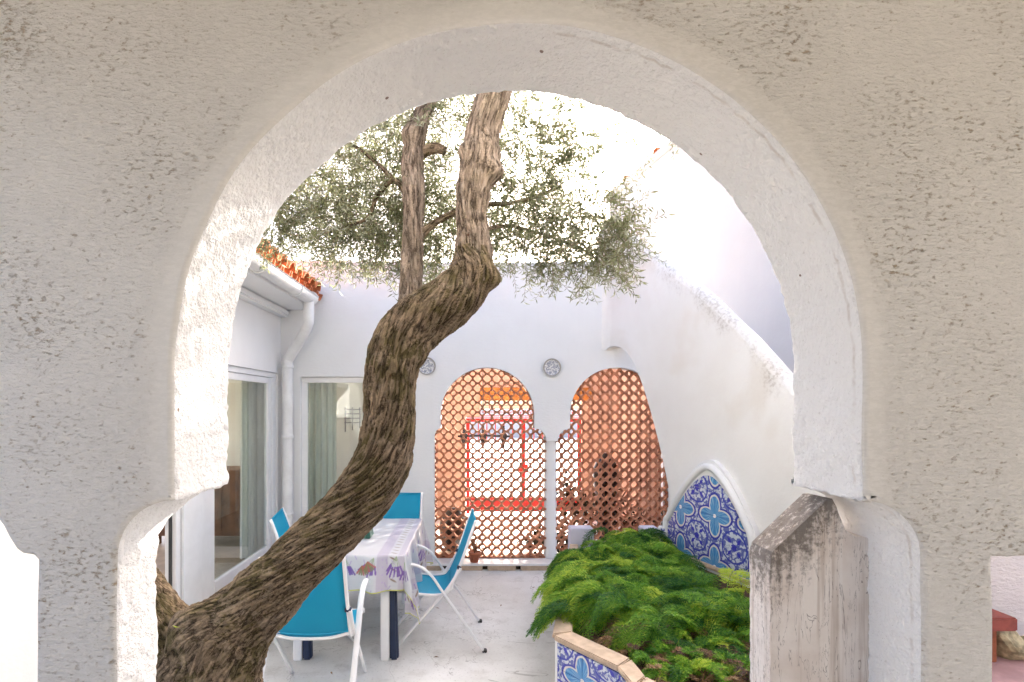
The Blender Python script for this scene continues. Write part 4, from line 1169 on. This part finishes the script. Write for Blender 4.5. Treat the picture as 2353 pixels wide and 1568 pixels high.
rt = []
random.seed(3)
for _ in range(620):
    y = random.uniform(2.80, 4.65)
    xl = 0.62 + 0.17 * (y - 2.8) if y > 2.85 else 0.62 + (2.85 - y) * 0.75
    xr_ = min(1.72, (1.30 + (3.4 - y) * 1.1) if y < 3.4 else 1.30 + min(0.2, (y - 3.4) * 0.5))
    if y > 4.2: xl += (y - 4.2) * 0.7
    x = random.uniform(xl + 0.06, xr_)
    if y < 3.0 and x < 0.84: continue
    z = RZ - 0.03 + random.uniform(0.0, 0.16)
    az = random.uniform(0, 2 * math.pi); el = random.uniform(0.25, 1.15)
    if y < 3.2 and 4.0 < az < 5.6: az -= 1.9 * random.random() + 0.6
    rt.append((x, y, z, az, el, random.uniform(0.22, 0.42)))
for _ in range(60):                                              # fronds that spill over the left and front rim
    t = random.random(); y = 3.0 + t * 1.2; x = 0.58 + 0.2 * max(0, y - 2.9) + random.uniform(0, .12)
    rt.append((x, y, RZ + random.uniform(0, .08), random.uniform(2.2, 3.25), random.uniform(0.2, 0.9), random.uniform(0.26, 0.40)))
for _ in range(150):                                              # short fronds thinning out towards the near rim
    x = random.uniform(0.86, 1.45); y = random.uniform(2.5, 2.85)
    rt.append((x, y, RZ - 0.03, random.choice((random.uniform(-0.9, 0.9), random.uniform(2.2, 4.1))), random.uniform(0.3, 1.2), random.uniform(0.12, 0.26)))
fe = thing('asparagus_fern', 'lush bright green asparagus fern spilling over the tiled planter', 'fern', (1.2, 3.4, RZ - 0.05))
fern(rt, MAT['fern'], fe, 'stuff')
rd = []
for _ in range(240):
    y = random.uniform(2.1, 3.3); x = random.uniform(0.72 + max(0, (2.9 - y) * 0.15), 1.7)
    rd.append((x, y, RZ - 0.03 + random.uniform(0, .05), random.uniform(0, 6.28), random.uniform(-0.1, 0.9), random.uniform(0.10, 0.24)))
de = thing('dry_fern', 'withered brown fern stems at the near edge of the planter', 'dead fern', (1.1, 2.5, RZ - 0.05))
fern(rd, MAT['dry'], de, 'stuff', needles=3, tone0=0.45)
# dry climber behind the right lattice
BB = []
for (cx, cy, dd, rr_, nn_) in ((1300, 1130, 6.2, .16, 130), (1340, 1180, 6.15, .22, 220), (1300, 1240, 6.1, .2, 200), (1400, 1170, 6.2, .2, 190), (1395, 1100, 6.25, .14, 90), (1230, 1240, 6.1, .13, 90), (1460, 1195, 6.15, .14, 90), (1510, 1190, 6.1, .1, 50)):
    c = np.array(at(cx, cy, dd)); BB.append(c + RNG.normal(size=(nn_, 3)) * rr_ * 0.55)
BB = np.concatenate(BB); BB[:, 1] = np.maximum(BB[:, 1], 5.99); BB[:, 2] = np.maximum(BB[:, 2], 0.1); n_ = len(BB)
ax = unit(RNG.normal(size=(n_, 3)) + np.array([0, 0, -0.4])); sd_ = unit(np.cross(ax, RNG.normal(size=(n_, 3))))
dc = thing('dry_climber', 'dark withered climber massed behind the right lattice', 'climber', (1.2, 6.2, 0.075))
leaf_mesh('leaves', BB, ax, sd_, RNG.uniform(.05, .11, n_), RNG.uniform(.025, .05, n_), RNG.random(n_), MAT['darkleaf'], dc, kind='stuff')
for k in range(7):
    x0 = 0.95 + k * 0.13; tube('stem', catmull([(x0, 6.15, 0.074), (x0 + .05, 6.12, .3), (x0 - .04, 6.17, .55), (x0 + random.uniform(-.1, .1), 6.15, random.uniform(.7, .95))], 5), 0.008, MAT['wood'], dc, 5)
# ------------------------------------------------------------------ table, cloth, chairs
TX0, TX1, TY0, TY1, TZ = -1.29, -0.485, 3.60, 4.76, 0.74
tb = thing('garden_table', 'rectangular garden table with white and navy legs under the lavender cloth', 'table', ((TX0 + TX1) / 2, (TY0 + TY1) / 2, 0))
box('tabletop', (TX0 + .006, TY0 + .006, TZ - 0.03), (TX1 - .006, TY1 - .006, TZ - 0.004), MAT['chairframe'], tb, 0.004)
box('apron', (TX0 + .09, TY0 + .07, TZ - 0.10), (TX1 - .07, TY1 - .07, TZ - 0.031), MAT['chairframe'], tb, 0.004)
for lx, ly in ((TX0 + 0.035, TY0 + 0.012), (TX1 - 0.165, TY0 + 0.012), (TX0 + 0.035, TY1 - 0.10), (TX1 - 0.165, TY1 - 0.10)):
    lg = box('leg', (lx, ly, 0.0), (lx + 0.06, ly + 0.075, TZ - 0.1005), MAT['chairframe'], tb, 0.006)
    V = [(lx + 0.062, ly + .004, 0.0), (lx + 0.122, ly + .010, 0.0), (lx + 0.122, ly + 0.07, 0.0), (lx + 0.062, ly + 0.07, 0.0)]
    V += [(a - (0.02 if i in (1, 2) else 0), b, TZ - 0.1005) for i, (a, b, c) in enumerate(V)]
    o = mk('navy_strip', V, BOXF, MAT['navy'], lg); bevel_mesh(o.data, 0.012)

def make_cloth():
    OL, OR, ON, OF = 0.24, 0.43, 0.26, 0.21
    NS, NT = 330, 320
    s = np.linspace(TX0 - OL, TX1 + OR, NS); t = np.linspace(TY0 - ON, TY1 + OF, NT)
    S0, T0 = np.meshgrid(s, t, indexing='ij')
    # rounded cloth corners
    qx, qy = np.clip(S0, TX0, TX1), np.clip(T0, TY0, TY1)
    wx_, wy_ = S0 - qx, T0 - qy; d = np.hypot(wx_, wy_)
    # round the tips of the cloth
    dn = np.maximum(d, 1e-6); ux, uy = wx_ / dn, wy_ / dn
    cornr = (np.abs(ux * uy) * 2)
    dd = d * (1 - 0.06 * cornr)
    th = np.arctan2(np.abs(wy_), np.abs(wx_) + 1e-9)
    arc = np.where(np.abs(ux) > np.abs(uy), T0, S0)
    fold = 0.030 * np.sin(arc * 17.0 + 0.6) + 0.016 * np.sin(arc * 37.0 + 1.9) + 0.010 * np.sin(th * 9)
    r = 0.014
    out = r * (1 - np.exp(-dd / r)) + dd * (0.05 + 0.22 * cornr ** 1.5) + fold * np.clip(dd / 0.25, 0, 1.3) * (1 - 0.6 * cornr)
    out = np.maximum(out, np.minimum(dd, 0.006))
    X = qx + ux * out; Y = qy + uy * out
    Z = TZ - np.maximum(0, dd * 0.985 - r * (1 - np.exp(-dd / r))) + 0.0015 * np.sin(S0 * 23) * np.sin(T0 * 17)
    V = np.stack([X, Y, Z], -1).reshape(-1, 3)
    ii = (np.arange(NS - 1)[:, None] * NT + np.arange(NT - 1)[None, :]).ravel()
    F = np.stack([ii, ii + NT, ii + NT + 1, ii + 1], 1)
    # printed pattern in flat cloth coordinates
    C = np.ones((NS, NT, 3)) * np.array([0.56, 0.56, 0.58])
    def lay(mask, col, k=1.0):
        mm = np.clip(mask, 0, 1)[..., None] * k; C[:] = C * (1 - mm) + np.array(col) * mm
    per = 0.40; u = (S0 - TX0 - 0.03) % per
    def band(a, b, soft=0.004): return np.clip((u - a) / soft, 0, 1) * np.clip((b - u) / soft, 0, 1)
    lay(band(0.19, 0.27), (0.40, 0.34, 0.45), 0.6); lay(band(0.335, 0.385), (0.40, 0.34, 0.45), 0.45)
    for a in (0.182, 0.275, 0.33, 0.388): lay(band(a, a + 0.005, 0.002), (0.50, 0.42, 0.58), 0.55)
    # row of small olive-brown leaf pairs
    tv = (T0 % 0.075) - 0.0375; uu = u - 0.302
    lf = 1.0 - np.clip((np.hypot((uu - np.abs(tv) * 0.0) / 0.024, (tv + uu * 0.5) / 0.007)) - 0.7, 0, 0.6) / 0.6
    lay(lf, (0.20, 0.12, 0.06), 0.9)
    dots = (np.hypot(u - 0.23, ((T0 + 0.02) % 0.05) - 0.025) < 0.007); lay(dots * 1.0, (0.42, 0.33, 0.55), 0.5)
    # tiny lavender dashes
    rng = np.random.default_rng(5)
    def stroke(x0, y0, x1, y1, w, col, k=0.9):
        vx, vy = x1 - x0, y1 - y0; l2 = vx * vx + vy * vy; e = w * 1.5
        i0, i1 = np.searchsorted(s, [min(x0, x1) - e, max(x0, x1) + e]); j0, j1 = np.searchsorted(t, [min(y0, y1) - e, max(y0, y1) + e])
        if i1 <= i0 or j1 <= j0: return
        Sx, Tx = S0[i0:i1, j0:j1], T0[i0:i1, j0:j1]
        tt = np.clip(((Sx - x0) * vx + (Tx - y0) * vy) / l2, 0, 1)
        ds = np.hypot(Sx - x0 - tt * vx, Tx - y0 - tt * vy)
        mm = (np.clip(1 - (ds - w * 0.75) / (w * 0.35), 0, 1) * k)[..., None]
        C[i0:i1, j0:j1] = C[i0:i1, j0:j1] * (1 - mm) + np.array(col) * mm
    def sprig(x, y, ang, sc):
        for k in range(7):
            a = ang + (k - 3) * 0.17 + rng.normal() * 0.04; L = sc * rng.uniform(0.75, 1.0)
            ca, sa = math.cos(a), math.sin(a)
            stroke(x, y, x + ca * L * 0.6, y + sa * L * 0.6, 0.0022, (0.28, 0.36, 0.20), 0.7)
            for q in range(4):
                b = 0.55 + q * 0.12
                stroke(x + ca * L * b, y + sa * L * b, x + ca * L * (b + 0.07), y + sa * L * (b + 0.07), 0.0068, (0.17, 0.085, 0.33), 0.95)
    for (x, y, a, sc) in ((TX1 + 0.10, TY0 + 0.02, -0.6, 0.24), (TX1 + 0.12, TY0 + 0.30, 0.0, 0.20), (TX1 + 0.08, TY0 + 0.56, 0.1, 0.22), (TX1 + 0.13, TY0 + 0.85, 0.0, 0.2), (TX1 + 0.24, TY0 - 0.14, -0.2, 0.15), (TX1 + 0.02, TY0 - 0.06, -1.4, 0.14),
                          (TX0 + 0.60, TY0 - 0.03, -1.9, 0.14), (TX0 + 0.16, TY0 - 0.03, -1.5, 0.16), (TX0 + 0.40, TY0 - 0.03, -1.5, 0.15), (TX0 + 0.08, TY0 + 0.7, 2, 0.15), (TX0 + 0.1, TY0 + 0.35, 1.4, 0.16), (TX1 - 0.05, TY0 - 0.02, -1.7, 0.16),
                          (TX0 - 0.05, TY0 + 0.2, 3.1, 0.17), (TX0 - 0.05, TY0 + 0.8, 3.1, 0.17)):
        sprig(x, y, a, sc)
    for _ in range(46):
        x, y = rng.uniform(TX1 + 0.01, TX1 + OR), rng.uniform(TY0, TY1 + 0.1); a = rng.normal(0.0, 0.3)
        stroke(x, y, x + 0.03 * math.cos(a), y + 0.03 * math.sin(a), 0.0042, (0.26, 0.16, 0.42), 0.8)
    for _ in range(30):
        x, y = rng.uniform(TX0, TX1), rng.uniform(TY0 - ON, TY0); a = rng.normal(-1.5, 0.5)
        stroke(x, y, x + 0.03 * math.cos(a), y + 0.03 * math.sin(a), 0.0045, (0.36, 0.28, 0.50), 0.6)
    for (x, y) in ((TX0 + 0.52, TY0 - 0.09), (TX0 + 0.56, TY0 - 0.06)):
        for k in range(7):
            a = -2.2 + k * 0.28; stroke(x, y, x + 0.06 * math.cos(a), y + 0.06 * math.sin(a), 0.007, (0.20, 0.19, 0.07) if k % 3 else (0.40, 0.10, 0.08), 0.9)
    C[:2] = C[-2:] = (0.52, 0.53, 0.10); C[:, :2] = (0.52, 0.53, 0.10); C[:, -2:] = (0.52, 0.53, 0.10)
    me = bpy.data.meshes.new('tablecloth')
    me.vertices.add(len(V)); me.vertices.foreach_set('co', V.astype(np.float32).ravel())
    me.loops.add(F.size); me.loops.foreach_set('vertex_index', F.astype(np.int32).ravel())
    me.polygons.add(len(F)); me.polygons.foreach_set('loop_start', np.arange(0, F.size, 4, dtype=np.int32))
    me.materials.append(MAT['oilcloth']); me.update(calc_edges=True)
    me.polygons.foreach_set('use_smooth', [True] * len(F))
    ca = me.color_attributes.new('print', 'FLOAT_COLOR', 'POINT')
    ca.data.foreach_set('color', np.concatenate([C.reshape(-1, 3), np.ones((NS * NT, 1))], 1).astype(np.float32).ravel())
    o = link('tablecloth', me)
    props(o, 'white oilcloth printed with lavender sprigs and stripes draped over the table', 'tablecloth')
make_cloth()
nb_ = at(842, 1228, 4.05)
GX = 0.03
gb = thing('green_box', 'dark green marbled box standing on the lavender tablecloth behind the trunk', 'box', (-0.86, 4.1, TZ))
V = [(-0.99, 4.02, TZ + .003), (-0.80, 4.02, TZ + .003), (-0.80, 4.17, TZ + .003), (-0.97, 4.17, TZ + .003), (-0.955, 4.035, TZ + .10), (-0.815, 4.035, TZ + .10), (-0.815, 4.155, TZ + .10), (-0.955, 4.155, TZ + .10)]
o = mk('body', V, BOXF, MAT['greenglass'], gb); bevel_mesh(o.data, 0.006)
o = box('lid', (-0.95, 4.04, TZ + .1005), (-0.82, 4.15, TZ + .108), MAT['greenglass'], gb, 0.003)

# sling armchair; local y is forward
def make_chair():
    ch = thing('sling_chair', 'x', 'chair', (0, 0, 0), 'teal sling chairs around the table')
    w2 = 0.215
    back = catmull([(0, -0.335, 0.935), (0, -0.30, 0.84), (0, -0.245, 0.68), (0, -0.19, 0.54), (0, -0.150, 0.455)], 6)
    seat = catmull([(0, -0.147, 0.449), (0, -0.11, 0.412), (0, -0.03, 0.402), (0, 0.10, 0.415), (0, 0.20, 0.432), (0, 0.255, 0.425), (0, 0.275, 0.395)], 6)
    def sheet_(name, line):
        V, F = [], []; nx = 10
        for lay in (0.0, 0.004):
            for p in line:
                for k in range(nx + 1):
                    u = k / nx * 2 - 1; sag = 0.014 * (1 - u * u)
                    V.append((u * w2, p.y - sag * 0.5 + lay, p.z - sag - lay * 0.5))
        n = len(line); m = nx + 1
        for lay in (0, 1):
            for i in range(n - 1):
                for k in range(nx):
                    a = lay * n * m + i * m + k; q = (a, a + 1, a + m + 1, a + m); F.append(q if lay == 0 else q[::-1])
        for i in range(n - 1):
            for k in (0, nx): a = i * m + k; F.append((a, a + m, a + m + n * m, a + n * m))
        for i in (0, n - 1):
            for k in range(nx): a = i * m + k; F.append((a, a + 1, a + 1 + n * m, a + n * m))
        o = mk(name, V, F, MAT['sling'], ch, smooth=True, world=False); fix_normals(o.data)
    sheet_('backrest', back); sheet_('seat', seat)
    for s in (-1, 1):
        xo = s * (w2 + 0.011)
        tube('side_rail', [(xo, p.y, p.z) for p in back[:-1]] + [(xo, p.y, p.z) for p in seat], 0.011, MAT['chairframe'], ch, 8, world=False)
        xa = s * (w2 + 0.045)
        arm = catmull([(xa, 0.235, 0.615), (xa, 0.18, 0.637), (xa, 0.08, 0.625), (xa, -0.01, 0.56), (xa, -0.10, 0.43), (xa, -0.26, 0.20), (xa, -0.395, 0.0)], 6)
        tube('rear_leg', arm, 0.0135, MAT['chairframe'], ch, 8, world=False, flat=(1.35, 0.75))
        fl = catmull([(s * (w2 + 0.026), -0.225, 0.60), (s * (w2 + 0.026), -0.12, 0.44), (s * (w2 + 0.026), 0.08, 0.22), (s * (w2 + 0.026), 0.27, 0.0)], 5)
        tube('front_leg', fl, 0.011, MAT['chairframe'], ch, 8, world=False)
        tube('clip', [(s * (w2 - 0.006), -0.213, 0.60), (s * (w2 + 0.03), -0.213, 0.60)], 0.015, MAT['navy'], ch, 8, world=False)
        box('foot_cap', (xa - .018, -0.412, 0.0), (xa + .018, -0.378, 0.022), MAT['rubber'], ch, 0.004, world=False)
    tube('cross_rail', catmull([(-w2 - 0.01, -0.150, 0.44), (-0.1, -0.163, 0.418), (0.1, -0.163, 0.418), (w2 + 0.01, -0.150, 0.44)], 6), 0.0095, MAT['chairframe'], ch, 8, world=False)
    tube('cross_rail', [(-w2, -0.333, 0.93), (w2, -0.333, 0.93)], 0.006, MAT['sling'], ch, 8, world=False)
    tube('front_rail', [(-w2, 0.27, 0.41), (w2, 0.27, 0.41)], 0.009, MAT['chairframe'], ch, 8, world=False)
    return ch
c1 = make_chair()
spots = [((-0.955, 3.19), 2, 'teal sling chair seen from behind at the near end of the table'),
         ((-0.335, 3.985), 93, 'teal sling chair in side view at the open right side of the table'),
         ((-0.74, 4.68), 178, 'teal sling chair facing the camera at the far end of the table'),
         ((-1.20, 4.10), -80, 'teal sling chair between the table and the sliding glass door')]
for i, ((x, y), a, lab) in enumerate(spots):
    o = c1 if i == 0 else copy_tree(c1)
    o.location = (x, y, 0.0); o.rotation_euler = (0, 0, R(a)); o['label'] = lab

# ------------------------------------------------------------------ small things
pp = at(1090, 1285, 5.66); 
pl = thing('potted_plant', 'small terracotta pot with dry twigs on the stone step', 'potted plant', (pp.x, 5.66, 0.0785))
lathe('pot', [(0.042, 0.0), (0.058, 0.085), (0.068, 0.088), (0.070, 0.112), (0.062, 0.112), (0.056, 0.098), (0.01, 0.096)], MAT['pot'], pl, 22, (pp.x, 5.66, 0.0785))
for k in range(16):
    a = random.uniform(0, 6.28); e = random.uniform(.03, .13); h = random.uniform(.1, .22)
    tube('twig', catmull([(pp.x, 5.66, .17), (pp.x + e * .5 * math.cos(a), 5.66 + e * .4 * math.sin(a), .17 + h * .6), (pp.x + e * math.cos(a), 5.66 + e * .6 * math.sin(a), .17 + h)], 3), 0.003, MAT['wood'], pl, 4)
n_ = 60; bb = np.array([pp.x, 5.66, .27]) + RNG.normal(size=(n_, 3)) * np.array([.06, .04, .05]); ax = unit(RNG.normal(size=(n_, 3)))
leaf_mesh('leaves', bb, ax, unit(np.cross(ax, RNG.normal(size=(n_, 3)))), RNG.uniform(.015, .035, n_), RNG.uniform(.008, .016, n_), RNG.random(n_), MAT['darkleaf'], pl, kind='stuff')

lp = at(405, 1440, 1.86)
for k, (x, y) in enumerate(((995, 1512), (1150, 1395), (1010, 1400), (1230, 1350), (760, 1545))):
    d_ = EYE * FPX / (y - PPY); q = at(x, y, d_); a_ = k * 1.3
    o = leaf_mesh('dry_leaf', np.array([[q.x, q.y, 0.004]]), unit(np.array([[math.cos(a_), math.sin(a_), .12]])), unit(np.array([[-math.sin(a_), math.cos(a_), .2]])), np.array([.045]), np.array([.013]), np.array([.3 + .12 * k]), MAT['dry'])
    props(o, ('dry olive leaf on the floor just left of the right chair feet', 'dry olive leaf on the open floor halfway to the stone step', 'dry olive leaf on the floor below the hanging cloth corner',
              'dry olive leaf on the floor close to the stone step', 'dry olive leaf on the floor behind the near chair')[k], 'leaf', 'dry leaves on the courtyard floor')
lf = leaf_mesh('fallen_leaf', np.array([[lp.x - .014, lp.y, lp.z + .004]]), unit(np.array([[1.0, -.2, -.3]])), unit(np.array([[0.1, -.8, .5]])), np.array([.032]), np.array([.012]), np.array([.95]), MAT['fern'])
props(lf, 'single bright green leaf lying in the crook of the trunk', 'leaf')

# ------------------------------------------------------------------ glimpse past the right column: roughcast wall, red brick ledge
gw2 = box('roughcast_wall', (2.0, 2.42, 0.0), (5.5, 2.7, 1.9), MAT['rough']); props(gw2, 'rough white plastered wall glimpsed past the right column', 'wall')
bl = thing('brick_ledge', 'red tiled brick ledge glimpsed past the right column', 'ledge', (2.2, 2.3, 0.5))
box('coping_tile', (2.05, 2.19, 0.816), (2.283, 2.418, 0.872), MAT['redtile'], bl, 0.006)
for k in range(2): box('brick', (2.05 + k * .112, 2.26, 0.652), (2.16 + k * .104, 2.418, 0.815), MAT['brick'], bl, 0.004)
ps = box('pink_terrace', (1.9, 1.63, 0.50), (4.5, 2.418, 0.651), MAT['pink']); props(ps, None, None, None, 'structure')
for k, (x, y, z, r) in enumerate(((2.36, 2.33, 0.72, 0.075), (2.47, 2.30, 0.70, 0.06))):
    bm = bmesh.new(); bmesh.ops.create_icosphere(bm, subdivisions=3, radius=r)
    for v in bm.verts: v.co += v.co.normalized() * 0.4 * r * noise.noise(v.co * 14 + Vector((k, 0, 0)))
    me = bpy.data.meshes.new('field_stone'); bm.to_mesh(me); bm.free(); me.materials.append(MAT['rock'])
    o = link('field_stone', me); o.location = (x, y, z)
    props(o, ('mossy yellow field stone beside the red brick ledge' if k == 0 else 'smaller field stone right of the mossy one'), 'stone')
